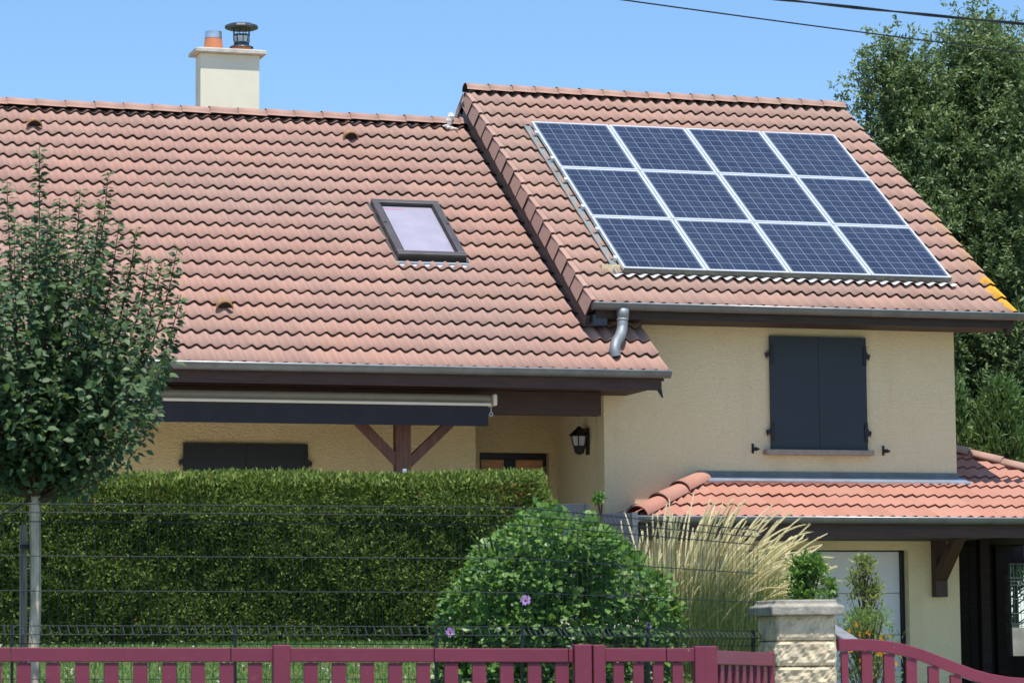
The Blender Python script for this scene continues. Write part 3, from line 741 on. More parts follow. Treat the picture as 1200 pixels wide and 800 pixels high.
# carport behind: dark boarded walls with an opening
cx0 = XR; yb_ = 37.0
ox0 = at(1176, 700, yb_).x; oz1 = at(1190, 660, yb_).z; oz0 = at(1190, 768, yb_).z
m = MB()
def boards(m, x0, x1, z0, z1, y, wd=.14):
    x = x0
    while x < x1 - .01:
        m.box((x, y, z0), (min(x + wd - .006, x1), y + .03, z1)); x += wd
zw_ = zgG - .1; boards(m, cx0, ox0, GZ, zw_, yb_); boards(m, ox0, ox0 + 2.6, oz1, zw_, yb_); boards(m, ox0, ox0 + 2.6, GZ, oz0, yb_)
m.box((cx0, yb_ + .03, 0), (ox0, yb_ + .04, zw_)); m.build('carport_wall', M['darkwood'], house)
for pxa, yy in ((1150, 35.2), (1168, 36.9)):
    xx = at(pxa, 700, yy).x; m = MB(); m.box((xx, yy, GZ), (xx + .12, yy + .12, zgG - .12)); m.build('carport_post', M['darkwood'], house)
m = MB(); m.box((XGC + .3, GEy + .1, GZ), (XGC + .42, yb_, 1.4)); m.build('carport_wall', M['darkwood'], house)
m = MB(); m.box((cx0 + .01, GEy + .4, zgG - .12), (XGC - .2, yb_, zgG - .10)); m.build('soffit', M['darkwood'], house)

# ---- downpipe outlet of the upper gutter
c0 = at(728, 362, EUy - .06); yA = EUy - .05
path = [at(730, 366, yA), at(729.5, 374, yA), at(729, 386, yA), at(727, 393, yA), at(721.5, 402, yA), at(720, 411, yA), at(721.5, 418, yA)]
path = [Vector((q_[0], yy_, q_[2])) for q_, yy_ in [(at(a_, b_, yy_), yy_) for (a_, b_), yy_ in zip(((730, 366), (729.5, 374), (729, 386), (727, 393), (721.5, 402), (720, 410), (721.5, 418)), (yA, yA, yA - .02, yA - .08, yA - .19, yA - .24, yA - .25))]]
sm = [path[0]]
for i in range(len(path) - 1):
    for k in (.33, .66, 1): sm.append(path[i].lerp(path[i + 1], k))
m = MB(); m.tube(sm, .060, 16, caps=False); m.cyl(Vector((path[0].x, yA, path[0].z - .06)), .064, .070, .1, 16); m.tube([sm[3] + Vector((0, 0, .01)), sm[3] - Vector((0, 0, .015))], .066, 16)
M['pipe'] = zinc('pipe_zinc', (.33, .36, .37), .6)
dp = m.build('downpipe', M['pipe'], house, smooth=True)
m = MB(); e1 = sm[-1]; dv = (sm[-1] - sm[-2]).normalized(); m.tube([e1 - dv * .03, e1 + dv * .0015], .052, 16); m.build('pipe_mouth', M['black'], dp)

# ---- chimney
CY = 38.1
ccx0, ccx1 = at(234.8, 100, CY).x, at(304.2, 100, CY).x; cz1 = at(270, 61.5, CY).z; cd_ = .30
m = MB(); m.box((ccx0, CY, 5.6), (ccx1, CY + cd_, cz1 - .02)); chim = m.build('chimney', M['chim'], house, bevel=.01)
m = MB(); m.box((ccx0 - .075, CY - .075, cz1 - .02), (ccx1 + .075, CY + cd_ + .075, cz1 + .03)); b_ = [(ccx0 - .03, CY - .03), (ccx1 + .03, CY + cd_ + .03)]
m.box((*b_[0], cz1 + .03), (*b_[1], cz1 + .045)); m.build('chimney_cap', M['cap'], chim, bevel=.008)
pc = at(250, 56, CY + .15); zc = cz1 + .045
m = MB(); m.cyl((pc.x, CY + .15, zc), .125, .105, .145, 24); p1_ = m.build('chimney_pot', M['terra'], chim, smooth=False)
m = MB(); m.cyl((pc.x, CY + .15, zc + .145), .108, .106, .085, 24); m.build('flue_collar', M['steel'], chim)
pc2 = at(283, 56, CY + .15)
m = MB(); m.cyl((pc2.x, CY + .15, zc), .13, .125, .045, 24); m.build('chimney_pot', M['terra'], chim)
m = MB(); m.cyl((pc2.x, CY + .15, zc + .045), .15, .145, .012, 24); m.cyl((pc2.x, CY + .15, zc + .055), .10, .095, .06, 24); m.build('flue_collar', M['darksteel'], chim)
m = MB(); m.cyl((pc2.x, CY + .15, zc + .11), .088, .10, .08, 24); m.build('flue_collar', M['steel'], chim)
m = MB()
for k in range(8):
    t = k * math.pi / 4; ax = Vector((math.cos(t), math.sin(t), 0)); c_ = Vector((pc2.x, CY + .15, zc))
    m.tube([c_ + ax * .098 + Vector((0, 0, .12)), c_ + ax * .105 + Vector((0, 0, .30))], .006, 5)
m.cyl((pc2.x, CY + .15, zc + .20), .104, .104, .012, 24)
m.tube([(pc2.x, CY + .15, zc + .285), (pc2.x, CY + .15, zc + .30), (pc2.x, CY + .15, zc + .325), (pc2.x, CY + .15, zc + .345), (pc2.x, CY + .15, zc + .352)], [.19, .215, .205, .15, .06], 12); m.build('cowl', M['darksteel'], chim)

# ---- skylight
n0 = Vector((0, RY, RZM)) + GN * .03
A = atP(433.5, 232.5, n0 + GN * .09, GN); B = atP(511, 234, n0 + GN * .09, GN); C = atP(467, 296.5, n0 + GN * .09, GN)
wS = (B - A).dot(EX); lS = -(C - A).dot(G); A0 = C.copy()
def sk(u, v, h): return A0 - GN * .12 + EX * u + G * v + GN * h
def skbox(m, u0, u1, v0, v1, h0, h1, mi=0): m.obox(sk((u0 + u1) / 2, (v0 + v1) / 2, (h0 + h1) / 2), EX * (u1 - u0) / 2, G * (v1 - v0) / 2, GN * (h1 - h0) / 2, mi)
m = MB(); fr = .085
skbox(m, 0, wS, 0, fr, .0, .12); skbox(m, 0, wS, lS - fr, lS, 0, .12); skbox(m, 0, fr, fr, lS - fr, 0, .118); skbox(m, wS - fr, wS, fr, lS - fr, 0, .118)
skyl = m.build('skylight', M['velux'], house, bevel=.008)
m = MB(); i_ = .015
skbox(m, fr, fr + i_, fr, lS - fr, .06, .10); skbox(m, wS - fr - i_, wS - fr, fr, lS - fr, .06, .10); skbox(m, fr + i_, wS - fr - i_, fr, fr + i_, .06, .10); skbox(m, fr + i_, wS - fr - i_, lS - fr - i_, lS - fr, .06, .10); skbox(m, .01, wS - .01, -.012, .0, .01, .085)
for uu in (.03, wS - .03): skbox(m, uu - .02, uu + .02, lS * .56, lS * .56 + .012, .118, .124)
m.build('sash', M['veluxd'], skyl)
m = MB(); skbox(m, fr + i_, wS - fr - i_, fr + i_, lS - fr - i_, .05, .072); m.build('pane', M['pane'], skyl)
m = MB(); skbox(m, fr + .02, fr + .28, lS - fr - .10, lS - fr - .085, .0722, .0735); m.build('blind_edge', M['pinkstrip'], skyl)
for ua_, ub_ in ((-.03, 0), (wS, wS + .03)):
    m = MB(); skbox(m, ua_, ub_, -.03, lS + .02, -.02, .045); m.build('side_flashing', M['velux'], skyl)
m = MB()
skbox(m, -.04, wS + .04, -.07, -.03, -.0, .035)
K = int((wS + .1) / .147 * 8)
vs = []
for i in range(K + 1):
    u = -.05 + (wS + .1) * i / K; X = A0.x + u; h = .0165 * math.cos(2 * math.pi * X / .147)
    vs += [sk(u, -.045, .028), sk(u, -.15, -.0 + h + .012)]
m.add(vs, [(2 * i, 2 * i + 1, 2 * i + 3, 2 * i + 2) for i in range(K)]); m.build('skylight_flashing', M['zincnew'], skyl)

# ================================================================== solar panels
PT = Vector((11.7925, 36.6627, 6.6133)); PW, PH, GAP = .99, 1.32, .02
ppos = lambda i, j: PT + EX * (i * (PW + GAP)) - G * (j * (PH + GAP))
def make_panel():
    o = thing('solar_panel', ppos(0, 0), '', 'solar panel', 'twelve solar panels on the upper roof')
    a = ppos(0, 0); nn = GN
    m = MB(); t = .028; th = .04
    def pb(u0, u1, v0, v1, h0, h1, mi=0): m.obox(a + EX * (u0 + u1) / 2 - G * (v0 + v1) / 2 + nn * (h0 + h1) / 2, EX * (u1 - u0) / 2, G * (v1 - v0) / 2, nn * (h1 - h0) / 2, mi)
    pb(0, PW, 0, t, -th, 0); pb(0, PW, PH - t, PH, -th, 0); pb(0, t, t, PH - t, -th, 0); pb(PW - t, PW, t, PH - t, -th, 0)
    # bottom outer face reads dark
    m.build('frame', M['alu'], o, bevel=.002)
    c = MB(); P = [a + EX * u - G * v - nn * .004 for u, v in ((t, PH - t), (PW - t, PH - t), (PW - t, t), (t, t))]
    c.add(P, [(0, 1, 2, 3)]); mg = .10
    c.build('cell_glass', M['cells'], o, uv=[(-mg, -mg), (6 + mg, -mg), (6 + mg, 8 + mg), (-mg, 8 + mg)])
    return o
proto = make_panel()
rown = ['top', 'middle', 'bottom']; coln = ['leftmost', 'second from left', 'third from left', 'rightmost']
for j in range(3):
    for i in range(4):
        o = proto if (i, j) == (0, 0) else copy_tree(proto)
        o.location = ppos(i, j); o['label'] = 'blue solar panel, %s in the %s row of the panels' % (coln[i], rown[j])
arr = thing('panel_mounting', ppos(0, 3), 'metal mounting rails and flashing tray underneath the twelve solar panels', 'solar mounting')
m = MB(); Wt = 4 * PW + 3 * GAP; Ht = 3 * PH + 2 * GAP
def pbx(m, u0, u1, v0, v1, h0, h1): m.obox(PT + EX * (u0 + u1) / 2 - G * (v0 + v1) / 2 + GN * (h0 + h1) / 2, EX * (u1 - u0) / 2, G * (v1 - v0) / 2, GN * (h1 - h0) / 2)
for i in range(1, 4):
    u = i * (PW + GAP) - GAP; pbx(m, u + .004, u + GAP - .004, 0, Ht, -.03, -.012)
for i in (0.5, 1.5, 2.5, 3.5):
    for du in (-.28, .28): pbx(m, i * PW + du - .02, i * PW + du + .02, .02, Ht - .03, -.085, -.042)
for j in range(3):
    for fr_ in (.22, .78): pbx(m, -.03, .0, j * (PH + GAP) + PH * fr_ - .03, j * (PH + GAP) + PH * fr_ + .03, -.06, -.01)
m.build('rails', M['alu'], arr)
m = MB(); pbx(m, -.085, -.004, -.02, Ht + .02, -.075, -.062); m.build('tray', M['grooved'], arr)
m = MB(); pbx(m, .0, Wt, Ht + .002, Ht + .012, -.055, -.002); m.build('lower_trim', M['alud'], arr)
# corrugated apron below the panels
m = MB(); K = int(Wt / .147 * 8); vs = []
for i in range(K + 1):
    u = -.12 + (Wt + .16) * i / K; X = PT.x + u; h = .021 * math.cos(2 * math.pi * X / .147)
    vs += [PT + EX * u - G * (Ht + .02) + GN * (-.070 + h * .5), PT + EX * u - G * (Ht + .105) + GN * (-.046 + h)]
m.add(vs, [(2 * i, 2 * i + 1, 2 * i + 3, 2 * i + 2) for i in range(K)]); m.build('apron', M['lead'], arr, smooth=True)

# ================================================================== awning + lantern
YA = 32.62
ax0 = at(60, 470, YA).x; ax1 = at(577, 470, YA).x; az1 = at(480, 460.5, YA).z; az0 = at(480, 470.5, YA).z
aw = thing('awning', ((ax0 + ax1) / 2, YA + .1, az0), 'closed beige awning box with dark valance under the gutter of the low roof', 'awning')
m = MB(); m.box((ax0, YA + .03, az0), (ax1, YA + .22, az1)); m.tube([(ax0, YA + .05, (az0 + az1) / 2), (ax1, YA + .05, (az0 + az1) / 2)], .05, 14); m.build('cassette', M['cassette'], aw, bevel=.02)
m = MB(); m.box((ax0 + .02, YA - .06, az0 - .035), (ax1 - .03, YA - .01, az0 - .005)); m.build('front_bar', M['bar'], aw, bevel=.006)
m = MB(); m.box((ax1 - .0, YA - .05, az0 - .03), (ax1 + .045, YA + .2, az1 + .005)); m.build('end_cap', M['bar'], aw, bevel=.015)
vz1 = az0 - .036; vz0 = at(480, 498, YA - .03).z
vs = []; nv = 140; vx0, vx1 = ax0 + .03, at(572, 480, YA - .03).x
for i in range(nv + 1):
    x = vx0 + (vx1 - vx0) * i / nv; wv = .004 * math.sin(i * .7) + .003 * math.sin(i * .23)
    vs += [(x, YA - .035, vz1), (x, YA - .035 + wv, vz0), (x, YA - .032, vz1), (x, YA - .032 + wv, vz0)]
m = MB(); m.add(vs, [f for i in range(nv) for f in ((4 * i, 4 * i + 4, 4 * i + 5, 4 * i + 1), (4 * i + 2, 4 * i + 3, 4 * i + 7, 4 * i + 6), (4 * i + 1, 4 * i + 5, 4 * i + 7, 4 * i + 3))]); m.build('valance', M['valance'], aw)
m = MB(); p = at(575.5, 483, YA - .03)
m.tube([Vector((p.x, YA - .03, p.z + .05)), Vector((p.x, YA - .03, p.z + .01))], .005, 6)
m.tube([Vector((p.x + .018 * math.cos(t), YA - .03, p.z - .018 + .022 * math.sin(t))) for t in [k * math.pi / 4 for k in range(9)]], .005, 6); m.build('crank_eye', M['steel'], aw)

LY = 34.25
lp = atX(690, 512, XL - .0); LYy = at(690, 512, 34.2)
ly = lp.y
lan = thing('wall_lantern', (XL - .02, ly, at(684, 528, ly).z), 'black wall lantern with glass panes on the side wall of the porch', 'lantern')
cxl = XL - .115
m = MB(); zt_, zg1, zg0, zb = (atX(684, v, cxl).z for v in (498, 510, 521, 531.5))
zt_ -= 0
m.tube([(cxl, ly, zt_), (cxl, ly, zt_ - .03), (cxl, ly, zg1 + .012), (cxl, ly, zg1)], [.015, .04, .125, .11], 6)
m.build('lantern_roof', M['black'], lan)
m = MB(); m.tube([(cxl, ly, zg1), (cxl, ly, zg0)], [.09, .07], 6); m.build('glass', M['lampglass'], lan)
m = MB(); m.tube([(cxl, ly, zg0), (cxl, ly, zb + .02), (cxl, ly, zb)], [.074, .054, .018], 6)
for k in range(6):
    t = k * math.pi / 3 + .1; c_, s_ = math.cos(t), math.sin(t); m.tube([(cxl + .098 * c_, ly + .098 * s_, zg1), (cxl + .074 * c_, ly + .074 * s_, zg0)], .008, 5)
m.box((XL - .03, ly - .03, zb), (XL - .002, ly + .03, zt_ - .02)); m.beam((XL - .01, ly, zt_ - .05), (cxl, ly, zt_ - .02), .02, .02); m.build('lantern_body', M['black'], lan)

# ================================================================== terrain
def LD(x, y): return x * _rt.x + y * _rt.y, x * _fw.x + y * _fw.y        # lateral, distance
def XY(L, D): return _rt.x * L + _fw.x * D, _rt.y * L + _fw.y * D
def sm3(a, b, v): t = np.clip((v - a) / (b - a), 0, 1); return t * t * (3 - 2 * t)
def gh(x, y):
    L, D = LD(x, y)
    left = np.interp(D, [17.6, 17.9, 19, 22.3, 24.5, 31], [-1.6, -1.0, -.62, .14, .22, .40])
    right = np.interp(D, [17.2, 19.5, 32], [-1.6, -1.45, -.75])
    k = sm3(.06, .10, L / np.maximum(D, 5))
    z = left * (1 - k) + right * k
    far = sm3(60, 200, np.hypot(L, D)); far2 = sm3(14, 30, np.abs(L))
    return z * (1 - far) + (-1.0) * far
gx = np.concatenate([np.linspace(-900, -40, 12), np.linspace(-30, 45, 151), np.linspace(60, 900, 12)])
gy = np.concatenate([np.linspace(-300, -10, 6), np.linspace(-5, 50, 221), np.linspace(60, 1500, 14)])
m = MB(); X, Y = np.meshgrid(gx, gy); Z = gh(X, Y)
m.v = list(zip(X.ravel().tolist(), Y.ravel().tolist(), Z.ravel().tolist())); nx = len(gx)
m.f = [(j * nx + i, j * nx + i + 1, (j + 1) * nx + i + 1, (j + 1) * nx + i) for j in range(len(gy) - 1) for i in range(nx - 1)]; m.mi = [0] * len(m.f)
def ground_mat():
    k = N('ground_mat'); a = k.mix(k.ramp(k.noise(.9, 5), .35, .65), (.075, .12, .035), (.13, .18, .06)); a = k.mix(k.ramp(k.noise(9, 5), .45, .7), a, (.19, .17, .09))
    k.col(a); k.bump(k.noise(30, 5), .6, .03); return k.set(.95, 0, .2)
tag(m.build('ground', ground_mat(), smooth=True), 'mown lawn and earth of the garden and the land round it', 'ground', kind='structure')
asph = simple('asphalt', (.055, .054, .052), .9, var=.2, scale=30, bump=.5)
# street (in front of the fence) and driveway
m = MB()
P = []
for L in np.linspace(-40, 60, 60):
    for D in (-14, 2, 10, 16.6): x, y = XY(L, D); P.append((x, y, -1.592))
m.v = P; m.f = [(i * 4 + j, (i + 1) * 4 + j, (i + 1) * 4 + j + 1, i * 4 + j + 1) for i in range(59) for j in range(3)]; m.mi = [0] * len(m.f)
tag(m.build('street', asph), 'grey asphalt street in front of the garden', 'street', kind='structure')
m = MB(); P = []; nD = 30
for D in np.linspace(16.9, 33.5, nD):
    for L in np.linspace(.085 * D + .35, .105 * D + 9, 8): x, y = XY(L, D); P.append((x, y, float(gh(x, y)) + .012))
m.v = P; m.f = [(i * 8 + j, i * 8 + j + 1, (i + 1) * 8 + j + 1, (i + 1) * 8 + j) for i in range(nD - 1) for j in range(7)]; m.mi = [0] * len(m.f)
tag(m.build('driveway', simple('paving', (.56, .52, .45), .9, var=.2, scale=12, bump=.4)), 'pale paved driveway up to the garage', 'driveway', kind='structure')  # driveway widened and made pale to bounce light onto the garage wall

m = MB(); P = []  # unseen pale paving added to bounce neutral light onto the house walls
for D in np.linspace(25.2, 34, 10):
    for L in np.linspace(-14, .085 * D, 24): x, y = XY(L, D); P.append((x, y, float(gh(x, y)) + .012))
m.v = P; m.f = [(i * 24 + j, i * 24 + j + 1, (i + 1) * 24 + j + 1, (i + 1) * 24 + j) for i in range(9) for j in range(23)]; m.mi = [0] * len(m.f)
tag(m.build('reflector', simple('bounce_slabs', (.58, .52, .43), .9, var=.2, scale=6, bump=.3)), 'added unseen pale patio between the hedge and the house', 'reflector', kind='structure')
# ================================================================== fences
DF = lambda px: 18.0 + (px - 600) / F * 18 * .194        # distance of the front fence line along the view
def FP(px, py, off=0):                                 # a point on the front fence line
    return atD(px, py, DF(px) + off)
def fence_dir(a, b): d = (b - a); d.z = 0; return d.normalized()
def panel(par, P0, P1, z1a, z1b, slatw, pitch, zlow, rail=.078, first=.5, th=.03, nslat=None, seams=()):
    """boarded panel between two plan points: top rail and vertical slats"""
    P0, P1 = Vector(P0), Vector(P1); d = P1 - P0; d.z = 0; L = d.length; d.normalize(); nrm = Vector((d.y, -d.x, 0))
    m = MB(); up = Vector((0, 0, 1))
    a = Vector((P0.x, P0.y, z1a - rail / 2)); b = Vector((P1.x, P1.y, z1b - rail / 2))
    cuts = [0] + list(seams) + [L]
    for u, v in zip(cuts[:-1], cuts[1:]):
        m.beam(a.lerp(b, (u + .002) / L), a.lerp(b, (v - .002) / L), th + .012, rail)
    m.build('rail', M['red'], par, bevel=.004)
    n = nslat or int(L / pitch); 
    for i in range(n):
        u = (i + first) * pitch
        if u > L - .01: break
        s = MB(); c = a.lerp(b, u / L); c.z = 0; zt2 = (z1a + (z1b - z1a) * u / L) - rail - .004
        s.obox((c.x, c.y, (zt2 + zlow) / 2), d * slatw / 2, nrm * th / 2 * .8, up * (zt2 - zlow) / 2)
        s.build('slat', M['red'], par, bevel=.003)
    m = MB(); m.beam(Vector((a.x, a.y, zlow - .03)), Vector((b.x, b.y, zlow - .03)), th + .01, .07); m.build('rail', M['red'], par)
def fpost(par, c, d, wd, z0, z1, dep=.07):
    nrm = Vector((d.y, -d.x, 0)); m = MB(); m.obox((c.x, c.y, (z0 + z1) / 2), d * wd / 2, nrm * dep / 2, (0, 0, (z1 - z0) / 2)); m.build('post', M['red'], par, bevel=.005)
ZL = -.86
pxm = F / 18.0
def zf(px, py): return FP(px, py).z
fa, fb, fc = FP(-60, 758), FP(329, 758.5), FP(672, 759)
fd = fence_dir(fa, fc)
pitch = 33.4 / (F / 17.7) * 1.0
f1 = thing('picket_fence', (fa.x, fa.y, -1), 'burgundy wooden picket fence section left of the middle fence post, below the hedge', 'fence', 'burgundy garden fence')
panel(f1, fa, fb, zf(0, 757.5), zf(329, 758.5), .078, pitch, ZL, seams=((FP(12, 758) - fa).length, (FP(270, 758) - fa).length), first=.55)
fpost(f1, FP(329, 758) - Vector((fd.y, -fd.x, 0)) * -.012, fd, .095, -1.5, zf(329, 755), .08)
f2 = thing('picket_fence', (fb.x, fb.y, -1), 'burgundy wooden picket fence section between the middle fence post and the small gate', 'fence', 'burgundy garden fence')
panel(f2, FP(339, 758.5), FP(671, 759), zf(340, 758.5), zf(671, 759.3), .078, pitch, ZL, seams=((FP(508, 758) - FP(339, 758)).length, (FP(665.5, 758) - FP(339, 758)).length), first=.75)
fpost(f2, FP(681, 758) - Vector((fd.y, -fd.x, 0)) * -.012, fd, .098, -1.5, zf(681, 754.5), .085)
# small gate
g1 = thing('garden_gate', (FP(760, 760).x, FP(760, 760).y, -1), 'small burgundy slatted garden gate between two posts in front of the bush', 'gate')
panel(g1, FP(708, 760), FP(814, 760), zf(708, 758.8), zf(814, 758.8), .062, 23.8 / pxm, ZL, first=.7, nslat=4, seams=((FP(780, 758) - FP(708, 758)).length,))
fpost(g1, FP(700.7, 758), fd, .07, -1.0, zf(700, 755), .075)
fpost(g1, FP(818.5, 758) , fd, .06, -1.0, zf(818, 756.5), .075)
# side panel running back to the pier
DPR = 19.55
sa, sb = atD(836, 760, 18.27), atD(903, 760, DPR)
f3 = thing('picket_fence', (sa.x, sa.y, -1), 'short burgundy slatted fence section running back from the small gate to the stone pier', 'fence', 'burgundy garden fence')
sdir = fence_dir(sa, sb)
panel(f3, sa, sb, atD(838, 761.5, 18.27).z, atD(903, 764.5, DPR).z, .07, (sb - sa).length / 8.0, ZL, first=.9, nslat=7)
cpt = atD(830, 758, 18.24); fpost(f3, cpt, fd, .085, -1.5, zf(826, 756.5), .09)
fpost(f3, sb, fd, .035, -1.3, atD(903, 763, DPR).z, .05)
# base wall
m = MB(); x0_, x1_ = FP(-200, 800), sa
m.beam(Vector((x0_.x, x0_.y, -1.3)), Vector((sa.x, sa.y, -1.3)), .2, .62); m.beam(Vector((sa.x, sa.y, -1.3)), Vector((sb.x, sb.y, -1.3)), .2, .62)
tag(m.build('base_wall', M['concrete']), 'low concrete base wall that carries the burgundy fence', 'wall')
# stone pier
DP = 19.9
pr0, pr1 = atD(911, 760, DP), atD(979.5, 760, DP + .02); pd = fence_dir(pr0, pr1); pn = Vector((-pd.y, pd.x, 0)); wpr = (pr1 - pr0).length
pier = thing('gate_pier', ((pr0 + pr1) / 2).to_tuple()[:2] + (-1.5,), 'pale split stone gate pier with weathered capstone beside the driveway gate', 'pier')
ztop = atD(945, 720.5, DP).z; zs = [atD(945, v, DP).z for v in (720.5, 749, 779, 808)]; hc = .158
yaw_p = .30
pn2 = Vector((-math.sin(yaw_p) * 1.0, math.cos(yaw_p), 0)); left_dep = .40
# side face recedes to the left: depth axis is chosen from the picture
pback = atD(888, 760, DP + .38); dv = (pback - pr0); dv.z = 0
cent = pr0 + dv / 2 + pd * wpr / 2; cent.z = 0
rr = random.Random(9)
def rough_block(m, z0, z1, inset=.0, rough=.014, n=22, rz=8):
    """a split-faced course: dense grid on front and left faces"""
    A_ = pr0 + pd * inset + dv.normalized() * inset; P_ = [A_, pr1, pr1 + dv, pr0 + dv]
    faces = ((pr0, pr1), (pr1, pr1 + dv), (pr1 + dv, pr0 + dv), (pr0 + dv, pr0))
    for (a, b) in faces:
        dirv = (b - a); dirv.z = 0; no = Vector((dirv.y, -dirv.x, 0)).normalized(); vs = []
        for k in range(rz + 1):
            for i in range(n + 1):
                p = a + dirv * (i / n); edge = (i in (0, n)) or (k in (0, rz))
                off = -.005 if edge else rr.uniform(0, rough * .75) + rough * .45 * math.sin(i * .9 + z0 * 40) * math.sin(k * 1.1 + i * .35 + z0 * 70)
                vs.append(Vector((p.x, p.y, z0 + (z1 - z0) * k / rz)) + no * off)
        W = n + 1; m.add(vs, [(k * W + i, k * W + i + 1, (k + 1) * W + i + 1, (k + 1) * W + i) for k in range(rz) for i in range(n)])
    m.add([Vector((p.x, p.y, z1 - .001)) for p in (pr0, pr1, pr1 + dv, pr0 + dv)], [(0, 1, 2, 3)])
z_ = ztop
k_ = 0
while z_ > -1.7:
    m = MB(); rough_block(m, z_ - hc + .004, z_ - .002, rough=.006 if k_ == 0 else .016); m.build('stone_course', M['stone'], pier); z_ -= hc; k_ += 1
m = MB(); q = [p - (pd * .012 + dv.normalized() * .012) * 0 for p in (pr0, pr1, pr1 + dv, pr0 + dv)]
c3 = (pr0 + pr1 + dv) / 2 + dv / 2 - dv / 2; c3 = pr0 + (pr1 - pr0) / 2 + dv / 2
def scaled_poly(s_, z): return [Vector(((c3.x + (p.x - c3.x) * s_), (c3.y + (p.y - c3.y) * s_), z)) for p in (pr0, pr1, pr1 + dv, pr0 + dv)]
m.add(scaled_poly(.95, -1.6) + scaled_poly(.95, ztop - .001), [(0, 1, 5, 4), (1, 2, 6, 5), (2, 3, 7, 6), (3, 0, 4, 7)]); m.build('mortar_core', M['core'], pier)
zc1, zc2 = atD(945, 709.5, DP).z, atD(945, 702, DP).z
m = MB()
def ring_poly(s_, z): return scaled_poly(s_, z)
rg = [ring_poly(1.24, ztop), ring_poly(1.24, zc1), ring_poly(1.06, zc1 + .012), ring_poly(1.04, zc2)]
vs = [p for r_ in rg for p in r_]; fs = [(0, 3, 2, 1), (12, 13, 14, 15)]
for k in range(3):
    for j in range(4): fs.append((k * 4 + j, k * 4 + (j + 1) % 4, k * 4 + 4 + (j + 1) % 4, k * 4 + 4 + j))
m.add(vs, fs); m.build('capstone', M['capstone'], pier, bevel=.008)

# driveway gate: curved top
DG = 20.0
dg0 = atD(981, 748, DG); dgt = lambda px: atD(px, 0, DG + (px - 981) / F * 20 * .25)
gate = thing('driveway_gate', (dg0.x, dg0.y, -1.3), 'wide burgundy driveway gate with curved top rail dropping to the right of the pier', 'gate')
top = [(981, 748), (1000, 748), (1020, 748.5), (1040, 750.5), (1060, 754.5), (1080, 760.5), (1100, 768), (1120, 776), (1140, 783.5), (1160, 789), (1180, 792.5), (1200, 794), (1240, 795.5), (1290, 796), (1340, 796)]
pts = []
for i in range(len(top) - 1):
    for k in range(4):
        t = k / 4; pts.append((top[i][0] + (top[i + 1][0] - top[i][0]) * t, top[i][1] + (top[i + 1][1] - top[i][1]) * t))
pts.append(top[-1])
G3 = [atD(px, py, DG + (px - 981) / F * 20 * .25) for px, py in pts]
m = MB(); hh = .075; W_ = .045; gdv = fence_dir(G3[0], G3[-1]); gn = Vector((gdv.y, -gdv.x, 0)); vs = []
for p in G3: vs += [p + gn * W_ / 2, p - gn * W_ / 2, p - gn * W_ / 2 - Vector((0, 0, hh)), p + gn * W_ / 2 - Vector((0, 0, hh))]
fs = [(4 * i + j, 4 * i + 4 + j, 4 * i + 4 + (j + 1) % 4, 4 * i + (j + 1) % 4) for i in range(len(G3) - 1) for j in range(4)] + [(0, 1, 2, 3)]
m.add(vs, fs); m.build('top_rail', M['red'], gate, bevel=.004)
def gz(px):
    xs = [q[0] for q in pts]; ys = [q[1] for q in pts]; return float(np.interp(px, xs, ys))
for i in range(14):
    px = 989 + i * 26.0; p = atD(px, gz(px), DG + (px - 981) / F * 20 * .25); z1_ = p.z - hh - .003
    s = MB(); wS_ = .072 if i else .045
    s.obox((p.x, p.y, (z1_ - 1.25) / 2), gdv * wS_ / 2, gn * .013, (0, 0, (z1_ + 1.25) / 2)); s.build('slat', M['red'], gate, bevel=.003)
m = MB(); m.beam(Vector((G3[0].x, G3[0].y, -1.28)), Vector((G3[-1].x, G3[-1].y, -1.28)), .045, .08); m.build('bottom_rail', M['red'], gate)

